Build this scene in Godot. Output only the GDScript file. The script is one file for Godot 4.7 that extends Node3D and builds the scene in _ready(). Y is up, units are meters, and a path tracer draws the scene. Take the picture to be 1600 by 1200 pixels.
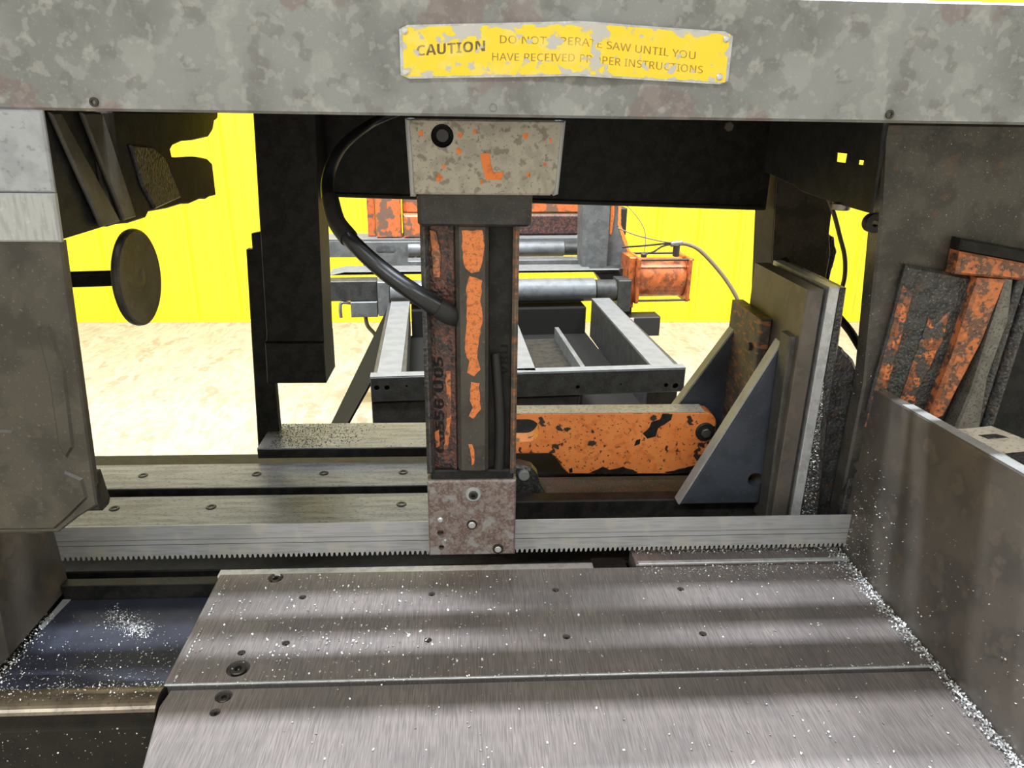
extends Node3D
# A worn horizontal band saw seen through its cutting bay, in a workshop with yellow ribbed steel walls.

var ofs := Vector3.ZERO
var rng := RandomNumberGenerator.new()
var M := {}
var used := {}
var cache := {}

func _ready():
	rng.seed = 7
	# ---------------------------------------------------------------- camera
	var cam := Camera3D.new()
	cam.name = "camera"
	cam.fov = 2.0 * rad_to_deg(atan(600.0 / 1130.0))
	cam.near = 0.02
	cam.far = 60.0
	cam.transform = Transform3D(Basis(Vector3(0.998452, 0.014055, 0.053809), Vector3(0.005638, 0.936977, -0.349344), Vector3(-0.055328, 0.349107, 0.935448)).orthonormalized(), Vector3(0, 1.45, 0.9))
	add_child(cam)
	cam.current = true
	# ---------------------------------------------------------------- environment and exposure
	var e := Environment.new()
	e.background_mode = Environment.BG_COLOR
	e.background_color = Color(0, 0, 0)
	e.tonemap_mode = Environment.TONE_MAPPER_LINEAR
	e.tonemap_exposure = 1.0
	e.sdfgi_enabled = true
	e.ssao_enabled = true
	e.ssil_enabled = true
	var we := WorldEnvironment.new()
	we.name = "environment"
	we.environment = e
	add_child(we)
	# ---------------------------------------------------------------- lamps of the workshop
	make_materials()
	var cool := Color(0.93, 0.965, 1.0)
	for z in [-0.45, -0.85]:
		lamp(Vector3(-0.75, 4.9, z), Vector2(0.9, 0.10), 33.0, cool, "slim tube lamp hanging over the saw head, the tube nearer the %s" % ["operator" if z > -0.6 else "yellow wall"])
		lamp(Vector3(2.5, 4.9, z), Vector2(0.9, 0.10), 13.0, cool, "slim tube lamp hanging beyond the column, the tube nearer the %s" % ["operator" if z > -0.6 else "yellow wall"])
	var spots := ["beyond the entry guide arm", "over the middle of the saw", "beyond the column"]
	for i in 3:
		lamp(Vector3([-3.2, 0.6, 4.2][i], 4.9, -2.6), Vector2(2.2, 0.5), 5.6, Color(1, 0.985, 0.95), "wide white panel lamp by the yellow wall, " + spots[i])
	for i in 3:
		lamp(Vector3([-3.2, 0.6, 4.2][i], 4.9, 3.2), Vector2(2.0, 0.6), [12.0, 8.5, 6.5][i], cool, "wide white panel lamp behind the operator, " + spots[i])
	build_room()
	build_head()
	build_guide_arm()
	build_entry_arm()
	build_blade()
	build_bed()
	build_rear_frame()
	build_black_cable()
	build_vise()
	build_fixed_side()
	build_tables()
	build_conveyor()
	build_chips()

# =================================================================== helpers
func numbered(called: String) -> String:
	if not used.has(called):
		used[called] = 0
		return called
	used[called] += 1
	return "%s_%03d" % [called, used[called]]

func thing(called: String, label: String, category: String, at: Vector3, group := "") -> Node3D:
	var o := Node3D.new()
	o.name = numbered(called)
	add_child(o, true)
	o.position = at
	o.set_meta("label", label)
	o.set_meta("category", category)
	if group != "":
		o.set_meta("group", group)
	ofs = at
	return o

func tag(o: Node, label: String, category: String, group := ""):
	o.set_meta("label", label)
	o.set_meta("category", category)
	if group != "":
		o.set_meta("group", group)

func part(parent: Node, called: String, mesh: Mesh, m: Material, label := "") -> MeshInstance3D:
	var o := MeshInstance3D.new()
	o.name = numbered(called) if parent == self else called
	o.mesh = mesh
	o.material_override = m
	parent.add_child(o, true)
	if label != "":
		o.set_meta("label", label)
	return o

func put(parent: Node, called: String, mesh: Mesh, m: Material, at: Vector3, axis := Vector3(0, 0, 1), label := "") -> MeshInstance3D:
	var o := part(parent, called, mesh, m, label)
	var z := axis.normalized()
	var up := Vector3.UP if absf(z.y) < 0.9 else Vector3(0, 0, -1)
	var x := up.cross(z).normalized()
	o.transform = Transform3D(Basis(x, z.cross(x), z), at - ofs)
	return o

func structure(called: String, mesh: Mesh, m: Material, label := "", parent: Node = self) -> MeshInstance3D:
	var o := part(parent, called, mesh, m, label)
	if parent == self:
		o.set_meta("kind", "structure")
	return o

func st() -> SurfaceTool:
	var s := SurfaceTool.new()
	s.begin(Mesh.PRIMITIVE_TRIANGLES)
	s.set_smooth_group(-1)
	return s

func tri(s: SurfaceTool, a: Vector3, b: Vector3, c: Vector3, out: Vector3):
	if (b - a).cross(c - a).dot(out) > 0:
		var t := b
		b = c
		c = t
	s.add_vertex(a - ofs)
	s.add_vertex(b - ofs)
	s.add_vertex(c - ofs)

func quad(s: SurfaceTool, a: Vector3, b: Vector3, c: Vector3, d: Vector3, out: Vector3):
	tri(s, a, b, c, out)
	tri(s, a, c, d, out)

func done(s: SurfaceTool) -> ArrayMesh:
	s.generate_normals()
	return s.commit()

func to3(axis: String, u: float, v: float, w: float) -> Vector3:
	if axis == "z":
		return Vector3(u, v, w)
	if axis == "x":
		return Vector3(w, v, u)   # u is z, v is y
	return Vector3(u, w, v)       # y: u is x, v is z

func inset(p: PackedVector2Array, d: float) -> PackedVector2Array:
	var n := p.size()
	var r := PackedVector2Array()
	for i in n:
		var a := p[(i + n - 1) % n]
		var b := p[i]
		var c := p[(i + 1) % n]
		var e1 := (b - a).normalized()
		var e2 := (c - b).normalized()
		var n1 := Vector2(-e1.y, e1.x)
		var n2 := Vector2(-e2.y, e2.x)
		var m := n1 + n2
		if m.length() < 0.2:
			m = n1
		else:
			m = m / maxf(m.length_squared() * 0.5, 0.35)
		r.append(b + m * d)
	return r

# a polygon pushed from a to b along an axis, with chamfered edges; axis z: points are (x, y), axis x: (z, y), axis y: (x, z)
func prism(s: SurfaceTool, axis: String, pts: Array, a: float, b: float, bev := 0.0):
	var p := PackedVector2Array()
	for q in pts:
		p.append(Vector2(q[0], q[1]))
	var area := 0.0
	for i in p.size():
		area += p[i].cross(p[(i + 1) % p.size()])
	if area < 0:
		p.reverse()
	if a > b:
		var t := a
		a = b
		b = t
	bev = minf(bev, (b - a) * 0.45)
	var q := inset(p, bev) if bev > 0 else p
	var tris := Geometry2D.triangulate_polygon(q)
	var wdir := to3(axis, 0, 0, 1)
	for i in range(0, tris.size(), 3):
		for k in 2:
			var w := a if k == 0 else b
			tri(s, to3(axis, q[tris[i]].x, q[tris[i]].y, w), to3(axis, q[tris[i + 1]].x, q[tris[i + 1]].y, w), to3(axis, q[tris[i + 2]].x, q[tris[i + 2]].y, w), -wdir if k == 0 else wdir)
	var n := p.size()
	for i in n:
		var j := (i + 1) % n
		var ed := p[j] - p[i]
		var o3 := to3(axis, ed.y, -ed.x, 0)
		quad(s, to3(axis, p[i].x, p[i].y, a + bev), to3(axis, p[j].x, p[j].y, a + bev), to3(axis, p[j].x, p[j].y, b - bev), to3(axis, p[i].x, p[i].y, b - bev), o3)
		if bev > 0:
			quad(s, to3(axis, p[i].x, p[i].y, a + bev), to3(axis, p[j].x, p[j].y, a + bev), to3(axis, q[j].x, q[j].y, a), to3(axis, q[i].x, q[i].y, a), o3.normalized() - wdir)
			quad(s, to3(axis, p[i].x, p[i].y, b - bev), to3(axis, p[j].x, p[j].y, b - bev), to3(axis, q[j].x, q[j].y, b), to3(axis, q[i].x, q[i].y, b), o3.normalized() + wdir)

func solid(axis: String, pts: Array, a: float, b: float, bev := 0.0) -> ArrayMesh:
	var s := st()
	prism(s, axis, pts, a, b, bev)
	return done(s)

func rect(u0: float, v0: float, u1: float, v1: float) -> Array:
	return [[u0, v0], [u1, v0], [u1, v1], [u0, v1]]

func box(x0: float, x1: float, y0: float, y1: float, z0: float, z1: float, bev := 0.0015) -> ArrayMesh:
	return solid("z", rect(x0, y0, x1, y1), z0, z1, bev)

# rounded rectangle outline
func rrect(u0: float, v0: float, u1: float, v1: float, r: float, n := 4) -> Array:
	var out := []
	for c in [[u1 - r, v1 - r, 0], [u0 + r, v1 - r, 1], [u0 + r, v0 + r, 2], [u1 - r, v0 + r, 3]]:
		for k in n + 1:
			var t: float = (c[2] + float(k) / n) * PI / 2
			out.append([c[0] + r * cos(t), c[1] + r * sin(t)])
	return out

# turned shape: profile of [distance along the axis, radius]
func lathe(s: SurfaceTool, at: Vector3, axis: Vector3, prof: Array, seg := 28):
	var w := axis.normalized()
	var up := Vector3.UP if absf(w.y) < 0.9 else Vector3.RIGHT
	var u := up.cross(w).normalized()
	var v := w.cross(u)
	for k in prof.size() - 1:
		var p0: Array = prof[k]
		var p1: Array = prof[k + 1]
		s.set_smooth_group(k + 1)
		var nr: float = p1[0] - p0[0]
		var na: float = p0[1] - p1[1]
		for i in seg:
			var t0 := TAU * i / seg
			var t1 := TAU * (i + 1) / seg
			var d0 := u * cos(t0) + v * sin(t0)
			var d1 := u * cos(t1) + v * sin(t1)
			var out := (d0 + d1) * 0.5 * nr + w * na
			var a: Vector3 = at + w * p0[0] + d0 * p0[1]
			var b: Vector3 = at + w * p0[0] + d1 * p0[1]
			var c: Vector3 = at + w * p1[0] + d1 * p1[1]
			var d: Vector3 = at + w * p1[0] + d0 * p1[1]
			if p0[1] > 1e-6:
				tri(s, a, b, c, out)
			if p1[1] > 1e-6:
				tri(s, a, c, d, out)
	s.set_smooth_group(-1)

func turned(at: Vector3, axis: Vector3, prof: Array, seg := 28) -> ArrayMesh:
	var s := st()
	lathe(s, at, axis, prof, seg)
	return done(s)

func rod(a: Vector3, b: Vector3, r: float, bev := 0.001, seg := 28) -> ArrayMesh:
	var l := a.distance_to(b)
	return turned(a, b - a, [[0, 0], [0, r - bev], [bev, r], [l - bev, r], [l, r - bev], [l, 0]], seg)

func tube(pts: Array, r0: float, r1: float, seg := 14, step := 10) -> ArrayMesh:
	var s := st()
	s.set_smooth_group(1)
	var path := []
	for i in pts.size() - 1:
		var p0: Vector3 = pts[maxi(i - 1, 0)]
		var p1: Vector3 = pts[i]
		var p2: Vector3 = pts[i + 1]
		var p3: Vector3 = pts[mini(i + 2, pts.size() - 1)]
		for k in step:
			path.append(p1.cubic_interpolate(p2, p0, p3, float(k) / step))
	path.append(pts[-1])
	var n := path.size()
	var rings := []
	var ref := Vector3(0.31, 0.42, 0.85)
	for i in n:
		var t: Vector3 = (path[mini(i + 1, n - 1)] - path[maxi(i - 1, 0)]).normalized()
		var u := (ref - t * ref.dot(t)).normalized()
		ref = u
		var v := t.cross(u)
		var r := lerpf(r0, r1, float(i) / (n - 1))
		var ring := []
		for k in seg:
			ring.append(path[i] + (u * cos(TAU * k / seg) + v * sin(TAU * k / seg)) * r)
		rings.append(ring)
	for i in n - 1:
		for k in seg:
			var j := (k + 1) % seg
			var out: Vector3 = rings[i][k] - path[i]
			quad(s, rings[i][k], rings[i][j], rings[i + 1][j], rings[i + 1][k], out)
	s.set_smooth_group(-1)
	for end in [0, n - 1]:
		var out: Vector3 = (path[0] - path[1]) if end == 0 else (path[n - 1] - path[n - 2])
		for k in seg:
			tri(s, path[end], rings[end][k], rings[end][(k + 1) % seg], out)
	return done(s)

# holes cut right through (or into) a mesh: each [centre, axis, radius, length] or [centre, size] for a box; world coordinates
func cut(mesh: ArrayMesh, holes: Array) -> Mesh:
	var c := CSGMesh3D.new()
	c.name = "cut"
	c.mesh = mesh
	for h in holes:
		if h.size() == 4:
			var k := CSGCylinder3D.new()
			k.operation = CSGShape3D.OPERATION_SUBTRACTION
			k.radius = h[2]
			k.height = h[3]
			k.sides = 24
			var y: Vector3 = h[1].normalized()
			var x := (Vector3.RIGHT if absf(y.x) < 0.9 else Vector3.UP).cross(y).normalized()
			k.transform = Transform3D(Basis(x, y, x.cross(y)), h[0] - ofs)
			c.add_child(k, true)
		else:
			var k := CSGBox3D.new()
			k.operation = CSGShape3D.OPERATION_SUBTRACTION
			k.size = h[1]
			k.position = h[0] - ofs
			c.add_child(k, true)
	add_child(c)
	c._update_shape()
	var m: Mesh = c.bake_static_mesh()
	remove_child(c)
	c.free()
	return m

# small shared fasteners, made about the origin and facing +z
func fastener(kind: String, r: float) -> ArrayMesh:
	var key := "%s%.4f" % [kind, r]
	if cache.has(key):
		return cache[key]
	var keep := ofs
	ofs = Vector3.ZERO
	var s := st()
	if kind == "dome":
		lathe(s, Vector3.ZERO, Vector3(0, 0, 1), [[-0.001, r], [r * 0.25, r * 0.92], [r * 0.5, r * 0.6], [r * 0.62, 0]], 20)
	elif kind == "socket":     # a cap screw with a hollow in its head
		lathe(s, Vector3.ZERO, Vector3(0, 0, 1), [[-0.004, r], [r * 0.5, r], [r * 0.62, r * 0.86], [r * 0.62, r * 0.5], [-r * 0.1, r * 0.45], [-r * 0.1, 0]], 20)
	elif kind == "hex":
		var pts := []
		for i in 6:
			pts.append([r * cos(TAU * i / 6 + 0.3), r * sin(TAU * i / 6 + 0.3)])
		prism(s, "z", pts, -0.002, r * 0.7, r * 0.08)
	elif kind == "washer":
		lathe(s, Vector3.ZERO, Vector3(0, 0, 1), [[-0.002, r], [0.002, r], [0.0035, r * 0.9], [0.0035, r * 0.5], [0.001, r * 0.45]], 24)
	elif kind == "pin":
		lathe(s, Vector3.ZERO, Vector3(0, 0, 1), [[-0.003, r], [r * 0.35, r], [r * 0.55, r * 0.75], [r * 0.6, 0]], 20)
	elif kind == "dish":       # the bottom of a counterbore
		lathe(s, Vector3.ZERO, Vector3(0, 0, 1), [[0, 0], [0, r]], 20)
	ofs = keep
	cache[key] = done(s)
	return cache[key]

# =================================================================== materials
func noise(size: int, f: float, oct: int, sd: int, sx := 1.0, sy := 1.0, type := FastNoiseLite.TYPE_SIMPLEX_SMOOTH) -> PackedByteArray:
	var n := FastNoiseLite.new()
	n.noise_type = type
	n.seed = sd
	n.frequency = f / size * (sx if sx > 1 else 1.0) * (sy if sy > 1 else 1.0)
	n.fractal_octaves = oct
	n.fractal_type = FastNoiseLite.FRACTAL_FBM
	var w := int(size / sx)
	var h := int(size / sy)
	var im := n.get_seamless_image(maxi(w, 8), maxi(h, 8))
	im.convert(Image.FORMAT_L8)
	if sx != 1.0 or sy != 1.0:
		im.resize(size, size, Image.INTERPOLATE_CUBIC)
	return im.get_data()

# layers: [frequency, octaves, low, high, colour, share, seed, stretch x, stretch y]
func paint(size: int, base: Color, layers: Array) -> Image:
	var im := Image.create(size, size, false, Image.FORMAT_RGBA8)
	im.fill(base)
	for l in layers:
		var nz := noise(size, l[0], l[1], l[6], l[7] if l.size() > 7 else 1.0, l[8] if l.size() > 8 else 1.0)
		var lut := PackedByteArray()
		for i in 256:
			lut.append(int(255.0 * l[5] * smoothstep(l[2], l[3], i / 255.0)))
		var o := Image.create(size, size, false, Image.FORMAT_RGBA8)
		o.fill(l[4])
		var d := o.get_data()
		var k := 3
		for i in nz.size():
			d[k] = lut[nz[i]]
			k += 4
		o = Image.create_from_data(size, size, false, Image.FORMAT_RGBA8, d)
		im.blend_rect(o, Rect2i(0, 0, size, size), Vector2i.ZERO)
	return im

func grain(size: int, f: float, oct: int, sd: int, sx := 1.0, sy := 1.0) -> ImageTexture:
	return ImageTexture.create_from_image(Image.create_from_data(size, size, false, Image.FORMAT_L8, noise(size, f, oct, sd, sx, sy)))

func mat(called: String, im: Variant, repeat: float, rough: float, metal := 0.0, relief: Texture2D = null, depth := 0.0, rough_tex: Texture2D = null) -> StandardMaterial3D:
	var m := StandardMaterial3D.new()
	m.resource_name = called
	if im is Color:
		m.albedo_color = im
	else:
		m.albedo_texture = ImageTexture.create_from_image(im)
	m.roughness = rough
	m.metallic = metal
	m.uv1_triplanar = true
	m.uv1_scale = Vector3.ONE * repeat
	m.uv1_triplanar_sharpness = 8.0
	if relief:
		m.heightmap_enabled = true
		m.heightmap_texture = relief
		m.heightmap_scale = depth
	if rough_tex:
		m.roughness_texture = rough_tex
	M[called] = m
	return m

func C(r: int, g: int, b: int) -> Color:
	return Color8(r, g, b)

func make_materials():
	var lumpy := grain(256, 10, 4, 41)
	var gritty := grain(256, 34, 3, 42)
	var brushed := grain(512, 6, 3, 43, 1.0, 32.0)
	var streaked := grain(512, 2, 3, 44, 16.0, 1.0)
	mat("grey_paint", paint(1024, C(132, 133, 132), [
		[4, 5, .3, .75, C(112, 113, 112), .8, 1], [10, 6, .58, .66, C(152, 152, 150), .5, 2], [16, 6, .62, .7, C(104, 102, 100), .45, 3], [30, 5, .66, .72, C(164, 162, 158), .4, 6], [4, 6, .74, .8, C(116, 92, 90), .4, 4], [90, 3, .7, .8, C(160, 158, 156), .3, 5]]), 1.6, .48, .1, lumpy, .01, grain(256, 8, 3, 61))
	mat("cast_grey", paint(256, C(158, 160, 164), [[5, 4, .35, .8, C(136, 139, 143), .7, 6], [20, 4, .7, .82, C(112, 112, 116), .5, 7]]), 5, .5, .1, lumpy, .1)
	mat("bare_cap", paint(256, C(166, 168, 168), [[5, 3, .4, .8, C(142, 142, 140), .6, 8, 1.0, 8.0], [24, 3, .72, .8, C(194, 188, 184), .5, 9]]), 5, .45, .15)
	mat("scuffed_putty", paint(512, C(176, 170, 158), [
[6, 5, .45, .75, C(152, 145, 134), .6, 10], [9, 6, .62, .74, C(118, 106, 96), .6, 11], [30, 4, .74, .82, C(92, 82, 74), .5, 12]]), 6, .5, .05, lumpy, .02)
	mat("orange_chip", paint(256, C(240, 132, 58), [[10, 5, .5, .8, C(196, 98, 42), .6, 14]]), 8, .5)
	mat("orange_flake", paint(256, C(214, 120, 60), [[7, 5, .5, .75, C(190, 98, 46), .7, 141], [14, 5, .66, .72, C(120, 76, 50), .4, 142], [40, 3, .72, .78, C(70, 58, 52), .6, 143]]), 9, .45, 0.0, gritty, .03)
	mat("black_oil", paint(256, C(42, 41, 39), [[6, 4, .35, .75, C(28, 28, 27), .8, 15], [26, 4, .66, .8, C(70, 68, 64), .4, 16], [7, 4, .72, .85, C(62, 44, 38), .4, 17]]), 5, .48, .1, gritty, .02)
	mat("dark_steel", paint(512, C(84, 81, 76), [[4, 4, .35, .7, C(66, 64, 60), .8, 18], [8, 5, .58, .78, C(104, 99, 91), .5, 19], [34, 3, .74, .82, C(126, 122, 116), .4, 20]]), 4, .42, .3, gritty, .008)
	mat("oily_steel", paint(512, C(72, 68, 61), [[4, 4, .35, .7, C(54, 51, 47), .8, 131], [8, 5, .58, .78, C(88, 83, 74), .5, 132], [44, 3, .76, .82, C(126, 122, 114), .5, 133]]), 3.5, .42, .25, gritty, .008)
	mat("brown_steel", paint(512, C(98, 91, 84), [[4, 4, .35, .7, C(82, 77, 73), .8, 21], [8, 5, .58, .8, C(114, 103, 93), .6, 22], [34, 4, .74, .84, C(74, 69, 65), .4, 23]]), 3, .42, .3, gritty, .006)
	mat("grimy_iron", paint(512, C(66, 65, 64), [[6, 5, .45, .7, C(44, 43, 43), .8, 24], [40, 3, .64, .74, C(126, 126, 126), .55, 25], [6, 4, .68, .82, C(92, 70, 56), .5, 26]]), 5, .34, .25, gritty, .12)
	mat("grimy_column", paint(512, C(84, 79, 73), [[5, 5, .35, .7, C(60, 57, 54), .8, 27], [44, 3, .68, .76, C(128, 126, 122), .3, 28], [8, 4, .78, .86, C(120, 84, 64), .35, 29]]), 3, .42, .2, gritty, .05)
	mat("orange_iron", paint(512, C(196, 110, 60), [
		[5, 5, .5, .66, C(96, 72, 60), .85, 30], [11, 5, .56, .68, C(62, 56, 54), .8, 31], [22, 5, .6, .72, C(222, 134, 80), .6, 32], [44, 3, .7, .78, C(136, 130, 128), .5, 33]]), 5, .42, .1, gritty, .08)
	mat("rust_streak", paint(512, C(92, 84, 74), [
		[5, 4, .35, .7, C(64, 60, 56), .8, 101], [6, 5, .6, .74, C(176, 104, 60), .8, 102, 3.0, 1.0], [9, 5, .62, .76, C(120, 82, 58), .6, 103], [36, 3, .7, .8, C(112, 106, 100), .4, 104]]), 5, .42, .15, gritty, .03)
	mat("orange_flaked", paint(512, C(74, 68, 64), [
		[5, 5, .56, .64, C(150, 84, 48), .9, 111], [7, 5, .6, .66, C(214, 118, 62), .95, 112], [24, 5, .6, .72, C(54, 50, 48), .7, 113], [44, 3, .68, .76, C(140, 138, 136), .5, 114]]), 5, .42, .1, gritty, .1)
	mat("rust_maroon", paint(512, C(84, 56, 50), [
		[6, 5, .42, .62, C(50, 43, 43), .85, 34], [10, 5, .6, .74, C(150, 86, 60), .5, 35], [36, 3, .64, .76, C(112, 106, 106), .5, 36]]), 6, .36, .15, gritty, .12)
	mat("orange_paint", paint(512, C(240, 138, 70), [
		[4, 4, .35, .75, C(246, 152, 82), .7, 37], [10, 5, .55, .8, C(214, 112, 56), .6, 39], [5, 5, .77, .8, C(48, 42, 40), .95, 38], [26, 4, .74, .78, C(60, 48, 42), .8, 40]]), 4, .45, 0.0, gritty, .015)
	mat("maroon_plate", paint(256, C(78, 54, 52), [[6, 4, .35, .7, C(62, 52, 52), .8, 49], [40, 3, .76, .8, C(150, 146, 142), .5, 50]]), 5, .6, 0.0)
	mat("blue_black", paint(512, C(62, 66, 75), [[4, 4, .35, .75, C(50, 54, 62), .8, 51], [30, 3, .74, .82, C(92, 96, 104), .4, 52]]), 4, .42, .1, gritty, .008)
	mat("table_blue", paint(512, C(52, 54, 66), [[4, 4, .35, .75, C(42, 44, 55), .8, 53], [40, 3, .72, .8, C(80, 84, 96), .4, 54]]), 4, .38, .15, gritty, .01)
	mat("rusty_plate", paint(512, C(130, 118, 112), [
		[7, 5, .4, .66, C(104, 84, 78), .8, 55], [30, 4, .55, .7, C(154, 142, 136), .6, 56], [18, 5, .6, .74, C(96, 78, 74), .6, 57], [4, 3, .6, .8, C(156, 158, 156), .7, 58]]), 7, .45, .2, gritty, .025)
	mat("table_steel", paint(1024, C(136, 126, 123), [
		[3, 5, .25, .8, C(116, 110, 107), .7, 62], [9, 3, .4, .8, C(98, 93, 91), .6, 63, 1.0, 24.0], [14, 3, .5, .8, C(162, 155, 151), .5, 64, 1.0, 32.0], [26, 2, .62, .8, C(86, 82, 81), .55, 65, 1.0, 40.0]]), 2.2, .36, .3, brushed, .005)
	mat("blade_steel", paint(512, C(190, 191, 194), [
		[1.5, 2, .4, .7, C(178, 176, 174), .6, 68, 14.0, 1.0], [2, 2, .56, .7, C(160, 159, 159), .35, 69, 16.0, 1.0], [3, 2, .5, .8, C(208, 203, 192), .5, 70]]), 6, .34, .45, streaked, .004)
	mat("rail_steel", paint(512, C(142, 144, 149), [
		[2, 3, .4, .7, C(116, 118, 123), .7, 71, 8.0, 1.0], [24, 5, .7, .78, C(54, 52, 51), .7, 72, 4.0, 1.0], [2, 3, .6, .8, C(168, 168, 168), .5, 73, 8.0, 1.0]]), 4, .38, .3, streaked, .003)
	mat("bright_steel", paint(256, C(190, 190, 191), [[8, 3, .4, .75, C(160, 160, 160), .6, 74], [40, 3, .66, .78, C(220, 220, 222), .5, 75]]), 6, .36, .4, gritty, .008)
	mat("conveyor_grey", paint(512, C(96, 97, 96), [[5, 5, .35, .75, C(80, 81, 80), .8, 76], [30, 4, .68, .8, C(72, 72, 71), .5, 77], [9, 4, .66, .82, C(114, 116, 115), .5, 78]]), 3, .5, .1)
	mat("conveyor_dark", paint(256, C(52, 52, 50), [[5, 5, .35, .75, C(38, 38, 37), .8, 79], [36, 3, .68, .8, C(98, 98, 96), .5, 80]]), 4, .5, .1, gritty, .02)
	mat("roller_steel", paint(256, C(106, 108, 110), [[6, 3, .4, .75, C(90, 92, 94), .7, 81], [30, 3, .74, .82, C(158, 160, 160), .4, 82]]), 3, .38, .3)
	mat("conveyor_cap", paint(256, C(104, 104, 103), [[5, 4, .3, .8, C(92, 92, 91), .7, 161], [40, 3, .74, .84, C(80, 80, 79), .3, 162]]), 4, .6)
	mat("far_orange", paint(256, C(190, 100, 54), [[3, 5, .5, .6, C(92, 82, 76), .85, 171], [9, 5, .6, .75, C(150, 78, 44), .5, 172]]), 4, .45)
	M["black_oil"].metallic_specular = .3
	M["maroon_plate"].metallic_specular = .25
	mat("worn_brown", paint(256, C(120, 108, 92), [[5, 4, .35, .75, C(92, 82, 70), .7, 191], [40, 3, .7, .8, C(60, 56, 50), .5, 192]]), 4, .3, .6, gritty, .006)
	mat("soft_black", paint(256, C(50, 48, 47), [[6, 4, .35, .75, C(36, 35, 35), .8, 181], [50, 3, .74, .8, C(120, 118, 116), .4, 182]]), 5, .4, .15, gritty, .06)
	mat("soot_black", C(34, 33, 31), 1, .95)
	M["soot_black"].metallic_specular = .15
	mat("copper_paint", paint(256, C(176, 92, 46), [[4, 5, .4, .75, C(112, 62, 40), .8, 163], [9, 5, .6, .75, C(206, 112, 58), .6, 164], [14, 5, .7, .78, C(70, 50, 42), .7, 165]]), 4, .34, .2)
	mat("speckled_grey", paint(256, C(118, 114, 104), [[5, 4, .4, .75, C(98, 94, 86), .7, 151], [36, 3, .62, .72, C(62, 60, 56), .7, 152]]), 6, .5, .1)
	mat("rail_cap", paint(256, C(152, 152, 150), [[5, 4, .35, .75, C(136, 136, 134), .7, 83], [40, 3, .72, .8, C(116, 116, 114), .4, 84]]), 4, .5, .1)
	mat("gloss_black", paint(256, C(34, 31, 28), [[5, 4, .35, .75, C(25, 24, 22), .8, 121], [60, 3, .74, .82, C(70, 66, 62), .4, 122]]), 4, .36, .0, gritty, .006)
	M["gloss_black"].metallic_specular = .22
	mat("rubber", C(24, 24, 26), 1, .32)
	mat("rubber_dull", C(30, 29, 28), 1, .6)
	mat("fastener_steel", C(132, 128, 122), 1, .34, .7)
	mat("fastener_dark", C(66, 62, 58), 1, .4, .6)
	mat("hole_dark", C(16, 15, 14), 1, .8)
	mat("rivet", C(205, 205, 205), 1, .3, .6)
	mat("chip_steel", C(226, 226, 226), 1, .28, .75)
	mat("hose_tan", C(112, 100, 78), 1, .5)
	mat("putty_light", paint(256, C(206, 196, 178), [[6, 4, .45, .7, C(184, 174, 158), .7, 85], [24, 3, .7, .76, C(120, 112, 100), .6, 86]]), 5, .5)
	mat("floor_concrete", paint(1024, C(172, 161, 143), [
		[3, 4, .45, .7, C(164, 151, 130), .7, 87, 1.0, 3.0], [10, 5, .5, .68, C(154, 141, 121), .7, 88, 1.0, 4.0], [5, 4, .74, .78, C(150, 124, 102), .6, 89, 1.0, 2.0], [30, 4, .62, .74, C(192, 182, 160), .6, 90]]), .45, .7)
	mat("yellow_steel", paint(256, C(238, 214, 40), [[5, 4, .5, .75, C(232, 206, 36), .6, 91, 6.0, 1.0]]), .6, .5)
	mat("white_wall", C(214, 212, 204), 1, .8)
	mat("ceiling_white", C(200, 200, 196), 1, .9)
	var g := mat("lamp_glow", C(255, 255, 255), 1, .5)
	g.emission_enabled = true
	g.emission = Color(1, 0.98, 0.95)
	g.emission_energy_multiplier = 3.0

func lamp(at: Vector3, size: Vector2, energy: float, tint: Color, label: String):
	var t := thing("ceiling_lamp", label, "lamp", at, "ceiling lamps")
	part(t, "housing", box(at.x - size.x / 2 - .03, at.x + size.x / 2 + .03, at.y + .01, at.y + .09, at.z - size.y / 2 - .03, at.z + size.y / 2 + .03, .01), M["ceiling_white"])
	part(t, "diffuser", box(at.x - size.x / 2, at.x + size.x / 2, at.y, at.y + .02, at.z - size.y / 2, at.z + size.y / 2, .004), M["lamp_glow"], "glowing white diffuser")
	var l := AreaLight3D.new()
	l.name = "lamp_light"
	l.area_size = size
	l.light_energy = energy
	l.light_color = tint
	l.shadow_enabled = true
	l.area_range = 20.0
	l.area_attenuation = 2.0
	t.add_child(l, true)
	l.position = Vector3(0, -0.01, 0)
	l.rotation.x = -PI / 2

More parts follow.
